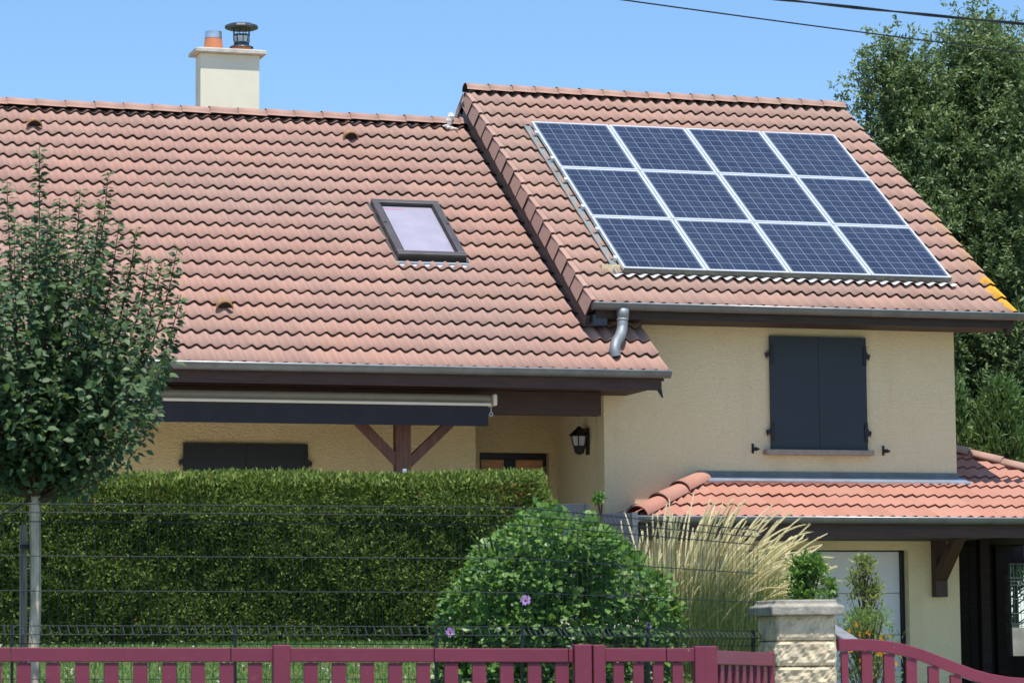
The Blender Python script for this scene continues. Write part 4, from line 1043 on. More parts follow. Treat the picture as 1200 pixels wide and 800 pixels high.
# wire mesh fences behind
def mesh_fence(name, label, Pt, Pb, tdist, npan, hooks=True):
    """Pt, Pb lists of top wire / bottom wire end points (3D); horizontal wires at relative heights; vertical rods every 5 cm"""
    (a1, b1), (a0, b0) = Pt, Pb
    o = thing(name, (a0.x, a0.y, -1.2), label, 'mesh fence', 'dark wire mesh fence panels')
    rel = [0, .062, .126, .372, .62, .868, .93, .995, 1.245]
    d = (b1 - a1); d.z = 0; L = d.length; d.normalize(); nrm = Vector((d.y, -d.x, 0))
    m = MB()
    for i, r_ in enumerate(rel):
        off = nrm * (.025 if i in (1, 6) else 0)
        A_, B_ = a1.lerp(a0, r_) + off, b1.lerp(b0, r_) + off
        for k in (0, 1):
            if k: A2, B2 = A_ - nrm * .007, B_ - nrm * .007
            else: A2, B2 = A_, B_
            m.tube([A2.lerp(B2, t / 6) for t in range(7)], .0030, 5, caps=False)
    m.build('horizontal_wires', M['wire'], o, smooth=True)
    m = MB(); h = MB(); n = int(L / .05)
    for i in range(n + 1):
        t = i / n; A_, B_ = a1.lerp(b1, t), a0.lerp(b0, t)
        P_ = [A_ + Vector((0, 0, .01)), A_, A_.lerp(B_, .062) + nrm * .025, A_.lerp(B_, .126), A_.lerp(B_, .868), A_.lerp(B_, .93) + nrm * .025, A_.lerp(B_, .995), A_.lerp(B_, 1.3)]
        m.tube(P_, .0015, 4, caps=False)
    for r0_, r1_ in ((.875, .925), (.938, .99)):  # slanted pieces in the lower fold, lit look painted by the lighter material
        for i in range(n + 1):
            t = i / n; A_, B_ = a1.lerp(b1, t), a0.lerp(b0, t); c0_, c1_ = A_.lerp(B_, r0_), A_.lerp(B_, r1_)
            (c1_ if r0_ in (.008, .875) else c0_).__iadd__(nrm * .025); m.tube([c0_ + d * .004, c1_ + d * .011], .0022, 4, 1, caps=False)
    m.build('vertical_wires', [M['wire'], M['wirelit']], o)
    for t in npan:
        A_, B_ = a1.lerp(b1, t), a0.lerp(b0, t); q = MB(); q.obox((A_.lerp(B_, .86) + B_.lerp(A_, -.6)) / 2 + nrm * .012, d * .008, nrm * .010, (A_.lerp(B_, .86) - B_.lerp(A_, -.6)) / 2); q.build('mesh_post', M['wire'], o)
    return o
D2 = lambda px: DF(px) + .12
mesh_fence('mesh_fence', 'long dark wire mesh fence running in front of the hedge and young tree', (atD(-40, 589.5, D2(-40)), atD(612, 594.5, D2(612))), (atD(-40, 754.5, D2(-40)), atD(612, 755.5, D2(612))), 18, (.08, .475, .84, .999))
mesh_fence('mesh_fence', 'shorter dark wire mesh fence running back from the bush to the stone pier', (atD(612, 594.5, D2(612)), atD(888, 621, 20.2)), (atD(612, 755.5, D2(612)), atD(888, 757, 20.2)), 20, (.5, .97))

# ================================================================== vegetation
def Pn(p): return np.array(p, float)
def shoot(p0, p1, bow, n=10):
    p0, p1 = Vector(p0), Vector(p1); mid = (p0 + p1) / 2 + Vector(bow); return [p0 * (1 - t) ** 2 + mid * 2 * t * (1 - t) + p1 * t * t for t in [i / n for i in range(n + 1)]]
CAMXY = (_rt, _fw)
def off3(L, D, z): x, y = XY(L, D); return Vector((x, y, z))

# --- young fruit tree
DT = 19.6
base = atD(40, 790, DT); base.z = float(gh(base.x, base.y)) - .05; fork = atD(41, 588, DT)
tree = thing('young_tree', base, 'young fruit tree with slim pale trunk and upright leafy shoots before the hedge', 'tree')
m = MB(); m.tube([base - Vector((0, 0, .1)), base.lerp(fork, .3) - _rt * .006, base.lerp(fork, .6) + _rt * .008, fork, fork + Vector((0, 0, .3)) + _rt * .02, fork + Vector((0, 0, .75)), fork + Vector((0, 0, 1.2))], [.046, .037, .034, .034, .022, .014, .006], 12)
m.build('trunk', M['bark'], tree, smooth=True)
m = MB(); LP, LDr, LN, LLs = [], [], [], []
rs = random.Random(21)
tips = [(46, 172), (127, 202), (118, 235), (94, 222), (160, 268), (208, 288), (190, 305), (8, 212), (-30, 225), (25, 262), (70, 232), (140, 258), (175, 300), (212, 345), (205, 392), (178, 372), (60, 262), (34, 262), (105, 262), (-60, 260), (-100, 300), (-70, 330), (82, 300), (150, 310), (10, 300), (196, 420), (-40, 300)]
extra = []
for k in range(54):
    ang = rs.uniform(0, 2 * math.pi); px = 40 + rs.gauss(0, 80); 
    top_y = 240 + ((px - 55) / 170) ** 2 * 190
    extra.append((px, top_y + abs(rs.gauss(0, 75))))
for k, (tx, ty) in enumerate(tips + extra):
    main = k < len(tips)
    dd_ = rs.uniform(-.75, .75) * (.6 if main else 1.0); tip = atD(tx, ty, DT + dd_)
    lat = (tx - 40) / 190 * .35
    st = fork + Vector((0, 0, rs.uniform(-.02, .06) + (rs.uniform(0, .3) if k % 3 == 0 else 0))) 
    spread = _rt * (tx - 40) / 190 * .30 + _fw * dd_ * .35 + Vector((0, 0, -.22 * abs(tx - 40) / 190 - .05))
    path = shoot(st, tip, spread, 14)
    r0 = .013 if main else .008
    m.tube(path, [r0 * (1 - .82 * i / 14) for i in range(15)], 6)
    Lsh = sum((path[i + 1] - path[i]).length for i in range(14))
    nl = int(Lsh * (120 if main else 84))
    for q in range(nl):
        t = .12 + .88 * (q + rs.random()) / nl; f_ = t * 14; i = min(int(f_), 13); p = path[i].lerp(path[i + 1], f_ - i); ax = (path[i + 1] - path[i]).normalized()
        az_ = q * 2.4 + rs.uniform(-.5, .5); ref = ax.cross(Vector((1, .3, 0))).normalized(); r2 = ax.cross(ref)
        o_ = ref * math.cos(az_) + r2 * math.sin(az_)
        jit = rs.uniform(0, .05) * (1 if t < .75 else .3)
        LP.append(p + o_ * jit); LDr.append(o_ * 1.0 + ax * rs.uniform(-.1, .6) + Vector((0, 0, rs.uniform(-.35, .1)))); LN.append(Vector((0, 0, .8)) - _fw * .55 + o_ * .3 + Vector((rs.uniform(-.5, .5), rs.uniform(-.5, .5), 0))); LLs.append(rs.uniform(.040, .064) * (1 if t < .95 else .8))
# dense lower crown fill
for q in range(3000):
    px = rs.gauss(70, 75); py = rs.uniform(330, 575)
    lim = 168 if py < 440 else 168 * (1 - ((py - 440) / 150) ** 1.25 * .92)
    lim += 14 * math.sin(py * .09) + 8 * math.sin(py * .21)
    if py < 440 and rs.random() > .25 + .75 * (py - 330) / 110: continue
    if abs(px - 38) > lim * rs.uniform(.8, 1.05): continue
    dz = rs.uniform(-1, 1) * min(.85, lim / 170)
    p = atD(px, py, DT + dz)
    LP.append(p); v = Vector((rs.gauss(0, 1), rs.gauss(0, 1), rs.gauss(-.2, .5))); LDr.append(v); LN.append(Vector((rs.gauss(0, .6), rs.gauss(-.4, .6), 1))); LLs.append(rs.uniform(.045, .075))
m.build('limbs', M['twig'], tree, smooth=True)
LLs = np.array(LLs); leaves('crown', [tuple(p) for p in LP], [tuple(p) for p in LDr], [tuple(p) for p in LN], LLs, LLs * .66, M['leaf_pear'], tree, .30, None, True)
stk = thing('tree_stake', base, 'weathered round wooden stake standing beside the trunk of the young tree', 'stake')
s0, s1 = atD(27.5, 790, DT + .1), atD(27.5, 615, DT + .1); s0.z = float(gh(s0.x, s0.y)) - .1
m = MB(); m.tube([s0, s1], [.025, .024], 10); m.build('stake', M['stake'], stk, smooth=False)
m = MB(); c_ = atD(34, 640, DT + .05)
m.box((c_.x - .06, c_.y - .03, c_.z - .012), (c_.x + .06, c_.y + .02, c_.z + .012)); m.build('tie', M['black'], stk)

# --- hedge
DH = 23.0
hx0, hx1 = -130, 652
def hedge_pt(px, D): return atD(px, 700, D)
hl, hr = hedge_pt(hx0, DH - .7), hedge_pt(hx1 - 8, DH)
hd = fence_dir(hl, hr); hn = Vector((hd.y, -hd.x, 0))           # towards the camera
hlen = (Vector((hr.x, hr.y, 0)) - Vector((hl.x, hl.y, 0))).length; hth = .9
hztop = atD(500, 556, DH).z; hzbot = .0
hedge = thing('hedge', ((hl + hr) / 2).to_tuple()[:2] + (.15,), 'long clipped green thuja hedge with fresh growth on top in front of the house', 'hedge')
m = MB(); h0_ = Vector((hl.x, hl.y, 0)); 
c_ = h0_ + hd * hlen / 2 - hn * hth / 2; m.obox((c_.x, c_.y, (hztop + hzbot) / 2 - .15), hd * (hlen / 2 - .26), hn * (hth / 2 - .27), (0, 0, (hztop - hzbot) / 2 - .15)); m.build('blocking_core', M['core'], hedge)  # dark solid box added inside the hedge to block light
n = 150000
u = RNG.random(n) * hlen; 
side = RNG.random(n); zc = hzbot + (hztop - hzbot) * RNG.random(n) ** .92
ck = np.floor(u / .085).astype(int); ch = (np.sin(ck * 12.9898) * 43758.5453) % 1.0; ck2 = np.floor(zc / .12 + ch * 3).astype(int); ch2 = (np.sin(ck * 4.13 + ck2 * 78.233) * 12345.67) % 1.0
dep = np.abs(RNG.normal(0, .045, n)) + .05 * ch2
wav = .035 * np.sin(u * 2.3) + .03 * np.sin(u * 5.1 + 1) + .03 * np.sin(zc * 7 + u * 3)
# rounding near the top
rnd_top = np.clip((zc - (hztop - .30)) / .30, 0, 1); inset = rnd_top ** 1.6 * .2
Pf = np.stack([h0_.x + hd.x * u + hn.x * (wav - dep - inset), h0_.y + hd.y * u + hn.y * (wav - dep - inset), zc], 1)
Df = np.stack([hn.x * .7 + RNG.normal(0, .6, n), hn.y * .7 + RNG.normal(0, .6, n), .5 + RNG.normal(0, .6, n)], 1)
Nf = np.stack([hn.x + RNG.normal(0, .6, n), hn.y + RNG.normal(0, .6, n), RNG.normal(.2, .5, n)], 1)
# top + right end
n2 = 26000; u2 = RNG.random(n2) * hlen; v2 = RNG.random(n2) * hth
zt2 = hztop - .015 + RNG.normal(0, .014, n2) + .012 * np.sin(u2 * 3.1) - np.clip(np.abs(v2 - hth / 2) / (hth / 2) - .7, 0, 1) ** 2 * .9
Pt2 = np.stack([h0_.x + hd.x * u2 - hn.x * v2, h0_.y + hd.y * u2 - hn.y * v2, zt2], 1)
Dt2 = np.stack([RNG.normal(0, .4, n2), RNG.normal(0, .4, n2), 1 + RNG.normal(0, .2, n2)], 1); Nt2 = rdir(n2)
n3 = 12000; a3 = (RNG.random(n3) - .5) * math.pi; z3 = hzbot + (hztop - hzbot) * RNG.random(n3)
rx = np.cos(a3) * (.16 + .03 * np.sin(z3 * 9)) - np.abs(RNG.normal(0, .04, n3)) - np.clip((z3 - hztop + .2) / .2, 0, 1) ** 2 * .1; ry = np.sin(a3) * hth / 2
cc = h0_ + hd * (hlen - .06) - hn * hth / 2
P3 = np.stack([cc.x + hd.x * rx + hn.x * ry, cc.y + hd.y * rx + hn.y * ry, z3], 1); D3 = np.stack([hd.x + RNG.normal(0, .4, n3), hd.y + RNG.normal(0, .4, n3), .8 + RNG.normal(0, .4, n3)], 1); N3 = rdir(n3)
PA, DA, NA = np.concatenate([Pf, Pt2, P3]), np.concatenate([Df, Dt2, D3]), np.concatenate([Nf, Nt2, N3])
zz_ = PA[:, 2]; fresh = np.clip((zz_ - (hztop - .30)) / .25, 0, 1)  # paler top band: fresh growth plus its sunlit look put into the colour
rv = np.clip(RNG.random(len(PA)) ** 1.3 * .75 + fresh * .42 * RNG.random(len(PA)) + fresh * .12, 0, .985)
brown = RNG.random(len(PA)) < (.0025); rv[brown] = 1.0
# a few browned twigs close to the right end
ub = (PA[:, 0] - h0_.x) * hd.x + (PA[:, 1] - h0_.y) * hd.y
patch = (np.abs(ub - (hlen - .22)) < .14) & (np.abs(zz_ - (hztop - .17)) < .09) & (RNG.random(len(PA)) < .14); rv[patch] = 1.0
leaves('foliage', PA, DA, NA, RNG.uniform(.022, .048, len(PA)), RNG.uniform(.010, .020, len(PA)), M['leaf_hedge'], hedge, .15, rv)

# --- hibiscus bush
DB = 20.9
bz = .0
bush = thing('hibiscus_bush', atD(650, 800, DB).to_tuple()[:2] + (-.9,), 'round bright green hibiscus bush with a few lilac flowers in front of the hedge end', 'bush')
prof_x = [498, 512, 530, 560, 590, 608, 640, 665, 690, 720, 745, 770, 790, 806]
prof_y = [760, 722, 692, 652, 628, 603, 596, 602, 608, 628, 652, 678, 704, 760]
LPb, LDb, LNb, LSb = [], [], [], []
rs = random.Random(4)
cxp = 652
clumps = []
for k in range(400):
    while 1:
        px = rs.uniform(500, 802); py = rs.uniform(590, 840)
        if py > np.interp(px, prof_x, prof_y) + 12 + 13 * math.sin(px * .13 + 1) * math.sin(px * .047) and 520 < px < 788: break
    # depth shell: front surface of ellipsoid
    topy = np.interp(px, prof_x, prof_y); hw = 138 * (1 if py > 700 else math.sqrt(max(.05, 1 - ((700 - py) / 120) ** 2)))
    rel = min(1, abs(px - cxp) / max(hw, 1)); dmax = .80 * math.sqrt(max(0.02, 1 - rel * rel)); dq = rs.choice((-1, -1, -1, 1)) * dmax * rs.uniform(.55, 1.05)
    clumps.append((px, py, dq))
for px, py, dq in clumps:
    c_ = atD(px, py, DB + dq); outv = (c_ - atD(cxp, 740, DB)); outv.normalize()
    for q in range(32):
        rr3 = Vector((rs.gauss(0, 1), rs.gauss(0, 1), rs.gauss(0, 1))).normalized() * rs.uniform(.2, 1) ** .6 * .115
        LPb.append(c_ + rr3); dr_ = rr3.normalized() + outv * .7 + Vector((0, 0, rs.uniform(-.5, .3))); LDb.append(dr_)
        LNb.append(outv * .9 - _fw * .4 + Vector((rs.gauss(0, .4), rs.gauss(0, .4), 1 + rs.gauss(0, .3)))); LSb.append(rs.choice((rs.uniform(.022, .04), rs.uniform(.035, .062))))
for k in range(260):                                    # free shoots breaking the outline
    px = rs.uniform(505, 800); py = np.interp(px, prof_x, prof_y) + rs.uniform(-2, 20); c_ = atD(px, py, DB + rs.uniform(-.35, .35))
    for q in range(7):
        LPb.append(c_ + Vector((rs.gauss(0, .012), rs.gauss(0, .012), rs.uniform(-.05, .05)))); LDb.append(Vector((rs.gauss(0, 1), rs.gauss(0, 1), rs.uniform(-.1, 1)))); LNb.append(Vector((rs.gauss(0, .4), rs.gauss(0, .4), 1))); LSb.append(rs.uniform(.036, .06))
LSb = np.array(LSb); leaves('foliage', [tuple(p) for p in LPb], [tuple(p) for p in LDb], [tuple(p) for p in LNb], LSb, LSb * .95, M['leaf_hib'], bush, .18, None, True)
m = MB()
for k in range(16):
    b0 = atD(cxp + rs.uniform(-40, 40), 800, DB + rs.uniform(-.1, .1)); b0.z = -1.0 + .2; m.tube(shoot(b0, atD(rs.uniform(540, 770), rs.uniform(620, 720), DB + rs.uniform(-.4, .4)), (0, 0, .15), 8), [.014, .012, .011, .010, .009, .008, .006, .005, .003], 6)
m.build('stems', M['twig'], bush)
m = MB()
for (xa_, ya_), (xb_, yb2_) in (((575, 655), (552, 628)), ((578, 648), (572, 618)), ((570, 660), (560, 640)), ((530, 690), (514, 677)), ((583, 650), (580, 632))):
    m.tube([atD(xa_, ya_, DB - .5), atD(xb_, yb2_, DB - .65)], [.009, .006], 5)
m.build('dry_twigs', M['straw'], bush)
for px, py, sz, tilt in ((616, 703, .036, 0), (527.5, 740.5, .034, .6), (759.5, 732, .022, .9)):
    c_ = atD(px, py, DB - .86 if px == 616 else DB - .55); fwd = (-c_).normalized(); fwd = (fwd + Vector((0, 0, .25)) + _rt * tilt * .4).normalized(); s1_ = fwd.cross(Vector((0, 0, 1))).normalized(); s2_ = s1_.cross(fwd)
    pp, pdn, pnn = [], [], []
    for k in range(5):
        for dt in (-.22, .22):
            t = k * 2 * math.pi / 5 + dt; dr_ = s1_ * math.cos(t) + s2_ * math.sin(t); pp.append(tuple(c_ + dr_ * .002)); pdn.append(tuple(dr_ + fwd * .35)); pnn.append(tuple(fwd))
    fl = leaves('flower', pp, pdn, pnn, sz, sz * .8, M['petal'], bush, .1)
    mm = MB(); mm.tube([c_, c_ + fwd * .010, c_ + fwd * .012], [.009, .007, .002], 8); mm.build('flower_centre', M['petalc'], fl)

# --- ornamental grass with plumes
DGR = 21.6
gr = thing('ornamental_grass', atD(830, 800, DGR).to_tuple()[:2] + (-1.1,), 'big clump of fountain grass with pale feathery plumes bent right, left of the stone pier', 'ornamental grass')
rs = random.Random(12)
LPg, LDg, LNg, LLg, LWg, RG = [], [], [], [], [], []
def arc(b, tip, bow): return shoot(b, tip, bow, 8)
m_b = MB(); 
def ribbon(m, path, w0, nrm):
    b = len(m.v); n = len(path)
    for i, p in enumerate(path):
        wd = w0 * (1 - (i / (n - 1)) ** 1.5) + .0006; d = (path[min(i + 1, n - 1)] - path[max(i - 1, 0)]).normalized(); s_ = d.cross(nrm).normalized()
        m.v += [tuple(p - s_ * wd / 2), tuple(p + s_ * wd / 2)]
    for i in range(n - 1): m.f.append((b + 2 * i, b + 2 * i + 1, b + 2 * i + 3, b + 2 * i + 2)); m.mi.append(0)
def attr_rnd(o, per):
    me = o.data; a = me.attributes.new('rnd', 'FLOAT', 'POINT'); n = len(me.vertices); r = np.repeat(RNG.random(n // per + 1), per)[:n]; a.data.foreach_set('value', r.astype(np.float32))
for k in range(4200):
    bpx = rs.uniform(775, 900); b0 = atD(bpx, 800, DGR + rs.uniform(-.45, .45)); b0.z = -1.0
    tx = bpx + rs.gauss(15, 30); ty = rs.uniform(650, 770) - (20 if rs.random() < .3 else 0); tip = atD(tx, ty, DGR + rs.uniform(-.7, .6))
    path = arc(b0, tip, Vector((0, 0, rs.uniform(.1, .4))) + _rt * (rs.uniform(-.1, .05)))
    ribbon(m_b, path, rs.uniform(.004, .008), (-_fw + Vector((rs.uniform(-.6, .6), rs.uniform(-.6, .6), 0))).normalized())
o = m_b.build('blades', M['blade'], gr); attr_rnd(o, 18)
m_s, m_p = MB(), MB()
for k in range(290):
    f_ = rs.random() ** 1.1                                    # 0 = upright left, 1 = bent right
    bpx = 800 + f_ * 60 + rs.uniform(-25, 25); b0 = atD(bpx, 800, DGR + rs.uniform(-.3, .3)); b0.z = -1.0
    # tip follows the outline of the fan
    ox = np.interp(f_, [0, .2, .4, .6, .8, 1], [748, 808, 872, 925, 968, 970]); oy = np.interp(f_, [0, .2, .4, .6, .8, 1], [612, 590, 594, 608, 640, 690])
    dp_ = rs.random() ** 1.25 * .56
    tx = ox * (1 - dp_) + (bpx) * dp_ + rs.gauss(0, 13); ty = oy * (1 - dp_) + 745 * dp_ + rs.gauss(0, 11)
    tip = atD(tx, ty, DGR + rs.uniform(-.65, .65)); bow = Vector((0, 0, rs.uniform(.25, .5) * (1 + 1.1 * f_))) - _rt * (.42 * f_ + rs.uniform(.0, .16))
    path = shoot(b0, tip, bow, 20)
    m_s.tube(path[:15], [.0016] * 15, 4, caps=False)
    pl = path[13:]; npt = len(pl); rad = [.0022 + .0048 * math.sin(math.pi * min(1, (i + .35) / (npt - .4))) ** .7 * rs.uniform(.8, 1.15) for i in range(npt)]
    m_p.tube(pl, rad, 5)
    for i in range(npt * 7):                                  # bristles of the plume
        j = rs.uniform(0, npt - 1.01); q = int(j); p = pl[q].lerp(pl[q + 1], j - q); ax = (pl[q + 1] - pl[q]).normalized(); sdv = Vector((rs.gauss(0, 1), rs.gauss(0, 1), rs.gauss(0, 1))).normalized()
        LPg.append(tuple(p)); LDg.append(tuple(ax + sdv * .55)); LNg.append(tuple(sdv)); LLg.append(rs.uniform(.018, .036))
o = m_s.build('stalks', M['straw'], gr); attr_rnd(o, 60)
o = m_p.build('plumes', M['plume'], gr, smooth=True); attr_rnd(o, 40)
leaves('plume_bristles', LPg, LDg, LNg, np.array(LLg), .0032, M['plume'], gr, .0)

# --- small shrubs behind the pier and in the driveway bed
def small_shrub(name, label, cat, px, D, pyt, pyb, wpx, mat, n, size, seed, asp=.5, taper=.3):
    rs = random.Random(seed); b0 = atD(px, pyb, D); gz_ = float(gh(b0.x, b0.y)); o = thing(name, (b0.x, b0.y, gz_), label, cat)
    P_, D_, N_, S_ = [], [], [], []; m = MB()
    pxm_ = F / D
    ztop_ = atD(px, pyt, D).z; zbot_ = atD(px, pyb, D).z; wr = wpx / 2 / pxm_
    for k in range(int(n / 22)):
        t = rs.random() ** .8; z = zbot_ + (ztop_ - zbot_) * t; r = wr * (1 - taper * t) * (1 if t < .85 else math.sqrt(max(0, 1 - ((t - .85) / .15) ** 2)) * .8 + .2) * math.sqrt(rs.random())
        a = rs.uniform(0, 6.28); c_ = Vector((b0.x + math.cos(a) * r, b0.y + math.sin(a) * r, z)); m.tube([(b0.x, b0.y, max(gz_, z - r * 1.5 - .15)), c_ + Vector((0, 0, .03))], [.006, .002], 4)
        for q in range(22):
            v = Vector((rs.gauss(0, 1), rs.gauss(0, 1), rs.gauss(.2, 1))).normalized(); P_.append(tuple(c_ + v * rs.uniform(.01, .07) * (wr / .2))); D_.append(tuple(v + Vector((0, 0, .3)))); N_.append(tuple(Vector((rs.gauss(0, .6), rs.gauss(0, .6), 1)))); S_.append(rs.uniform(.6, 1.1) * size)
    m.tube([(b0.x, b0.y, gz_ - .05), (b0.x, b0.y, ztop_ - .1)], [.014, .005], 6)
    m.build('stems', M['twig'], o); S_ = np.array(S_); leaves('foliage', P_, D_, N_, S_, S_ * asp, mat, o, .15); return o
small_shrub('shrub', 'small bright green shrub standing just behind the stone pier', 'shrub', 945, 20.75, 655, 708, 50, M['leaf_box'], 1200, .05, 1, .5, .2)
small_shrub('shrub', 'low light green side branch shrub between the pier and the garage door', 'shrub', 970, 20.9, 684, 712, 34, M['leaf_box'], 190, .05, 2, .45)
small_shrub('columnar_shrub', 'slim upright yellowish green shrub in front of the white garage door', 'shrub', 1015, 25.0, 654, 790, 44, M['leaf_shrub'], 1800, .042, 3, .5, .25)
fl = small_shrub('flower_clump', 'low clump of orange and yellow flowers behind the driveway gate', 'flowers', 1018, 23.6, 722, 812, 78, M['leaf_yellow'], 2300, .05, 5, .22, .1)
rs = random.Random(8); P_, D_, N_, S_ = [], [], [], []
for k in range(20):
    c_ = atD(rs.uniform(982, 1054), rs.uniform(728, 808), 23.45 + rs.uniform(-.25, .1))
    for q in range(6): v = Vector((rs.gauss(0, 1), rs.gauss(0, 1), rs.gauss(0, 1))).normalized(); P_.append(tuple(c_)); D_.append(tuple(v)); N_.append(tuple(v.cross(Vector((0, 0, 1)) + v * .1))); S_.append(rs.uniform(.018, .034))
S_ = np.array(S_); leaves('blossoms', P_, D_, N_, S_, S_ * .7, M['orange'], fl, .1)
small_shrub('sapling', 'thin young shoot with a few leaves rising at the corner of the porch wall', 'plant', 705, 22.5, 574, 612, 14, M['leaf_box'], 66, .05, 6, .5)
# slanted grey coping behind the pier
m = MB(); a_, b_ = atD(966, 727, 21.6), atD(999, 748, 21.3); m.beam(a_ - Vector((0, 0, .03)), b_ - Vector((0, 0, .03)), .12, .05)
tag(m.build('sloping_coping', M['sill2'], bevel=.01), 'sloping grey coping slab showing just behind the stone pier', 'coping')

# privacy screens near the porch
YS = 31.6
s0, s1 = at(658, 590, YS), at(685.5, 590, YS)
sc = thing('privacy_screen', (s0.x, YS, -.3), 'dark grey privacy screen panel standing beside the hedge end in front of the porch', 'screen')
m = MB(); zt_s = s0.z
for k in range(10): m.box((s0.x - .3, YS, zt_s - .14 * (k + 1) + .004), (s1.x, YS + .03, zt_s - .14 * k))
m.build('boards', M['screen'], sc, bevel=.003); m = MB(); m.box((s1.x + .002, YS - .01, -.3), (s1.x + .05, YS + .05, zt_s - .004)); m.build('post', M['screen'], sc)
s2, s3 = at(690, 603, 31.9), at(741, 601, 31.9)
sc = thing('privacy_screen', (s2.x, 31.9, -.5), 'low dark grey boarded screen left of the garage roof above the bush', 'screen')
m = MB()
for k in range(12): m.box((s2.x - .6, 31.9, s3.z - .13 * (k + 1) + .004), (s3.x, 31.93, s3.z - .13 * k))
m.build('boards', M['screen'], sc, bevel=.003)
m = MB(); m.box((s3.x - .01, 31.88, -.6), (s3.x + .055, 31.95, s3.z + .01)); m.build('post', M['zinc'], sc)

# --- background trees
def bg_tree(label, px, D, pyt, pyb, rpx, seed, nclump, leafn=96, lsz=.088, zfill=None):
    rs = np.random.default_rng(seed); b0 = atD(px, 900, D); gz_ = float(gh(b0.x, b0.y)); pm_ = F / D
    zt1 = atD(px, pyt, D).z; zb1 = atD(px, pyb, D).z; Rr = rpx / pm_
    o = thing('ash_tree', (b0.x, b0.y, gz_), label, 'tree', 'tall trees behind the right end of the house')
    m = MB(); m.tube([(b0.x, b0.y, gz_ - .2), (b0.x + .05, b0.y, (gz_ + zt1) / 2), (b0.x, b0.y, zt1 - .6)], [.22, .14, .03], 10); m.build('trunk', M['darkbark'], o, smooth=True)
    # clump centres: several upright leaders give an uneven outline
    nl = 8; LA = rs.uniform(0, 6.28, nl); LR = rs.uniform(.15, .72, nl) * Rr; LH = zt1 - rs.uniform(.0, 1.0, nl) ** 1.3 * (2.2) ; LH[0] = zt1; LR[0] = .1 * Rr
    lim = MB(); Ps, Ds, Ns, Ss, Rs = [], [], [], [], []
    for i in range(nl):
        tipx, tipy = b0.x + math.cos(LA[i]) * LR[i], b0.y + math.sin(LA[i]) * LR[i]
        lim.tube(shoot((b0.x, b0.y, gz_ + 1.5 + .3 * i), (tipx, tipy, LH[i]), (math.cos(LA[i]) * .5, math.sin(LA[i]) * .5, 0), 8), [.09, .08, .07, .06, .05, .04, .03, .02, .008], 6)
    k = 0
    while k < nclump:
        i = rs.integers(nl); z = LH[i] - abs(rs.normal()) * .0 - rs.random() ** 1.15 * (LH[i] - zb1)
        t = (LH[i] - z) / max(.1, LH[i] - zb1); rl = (.06 + .50 * min(1, t * 2.4) ** .8) * Rr * .95
        a = rs.uniform(0, 6.28); r = rl * math.sqrt(rs.random()) ; tipf = min(1, (LH[i] - z) / 3.0)
        cx_, cy_ = b0.x + math.cos(LA[i]) * LR[i] * (1) + math.cos(a) * r, b0.y + math.sin(LA[i]) * LR[i] + math.sin(a) * r
        tone = rs.uniform(0, 1)
        # a twig of compound leaves: pinnate sprays
        nsp = 8
        lim.tube([(b0.x + math.cos(LA[i]) * LR[i] * .9 + math.cos(a) * r * .3, b0.y + math.sin(LA[i]) * LR[i] * .9 + math.sin(a) * r * .3, z - .3), (cx_, cy_, z)], [.01, .004], 3, caps=False)
        for s_ in range(nsp):
            ax = rs.normal(size=3) * [.6, .6, .5] + [math.cos(a) * .45, math.sin(a) * .45, .75]; ax /= np.linalg.norm(ax); base_ = np.array([cx_, cy_, z]) + rs.normal(size=3) * .17
            sd_ = np.cross(ax, [0, 0, 1.0]); sd_ /= np.linalg.norm(sd_) + 1e-6
            nn2 = leafn // nsp
            for q in range(nn2):
                tt_ = (q // 2 + 1) / (nn2 / 2 + 1); sg = 1 if q % 2 else -1
                Ps.append(base_ + ax * tt_ * .24 + rs.normal(size=3) * .02); Ds.append(ax * .6 + rs.normal(size=3) * .65 + sd_ * sg * .5); Ns.append(np.array([0, -.5, .7]) + rs.normal(size=3) * .7); Ss.append(rs.uniform(.7, 1.15) * lsz); Rs.append(tone * .6 + rs.random() * .4)
        k += 1
    lim.build('limbs', M['darkbark'], o)
    Ss = np.array(Ss); leaves('crown', Ps, Ds, Ns, Ss, Ss * .40, M['leaf_ash'], o, .2, np.array(Rs)); return o
bg_tree('tall ash tree with pointed tops just right of the upper roof ridge', 1072, 45, 50, 560, 60, 1, 900)
bg_tree('tallest dense ash tree at the right edge of the picture under the cables', 1165, 46, 20, 560, 100, 2, 1500)
bg_tree('dark tree standing farther back between the two tall ash trees', 1135, 50, 100, 560, 85, 3, 750)
bg_tree('tree rising beyond the right edge behind the tallest ash tree', 1245, 48, 40, 560, 110, 5, 650)
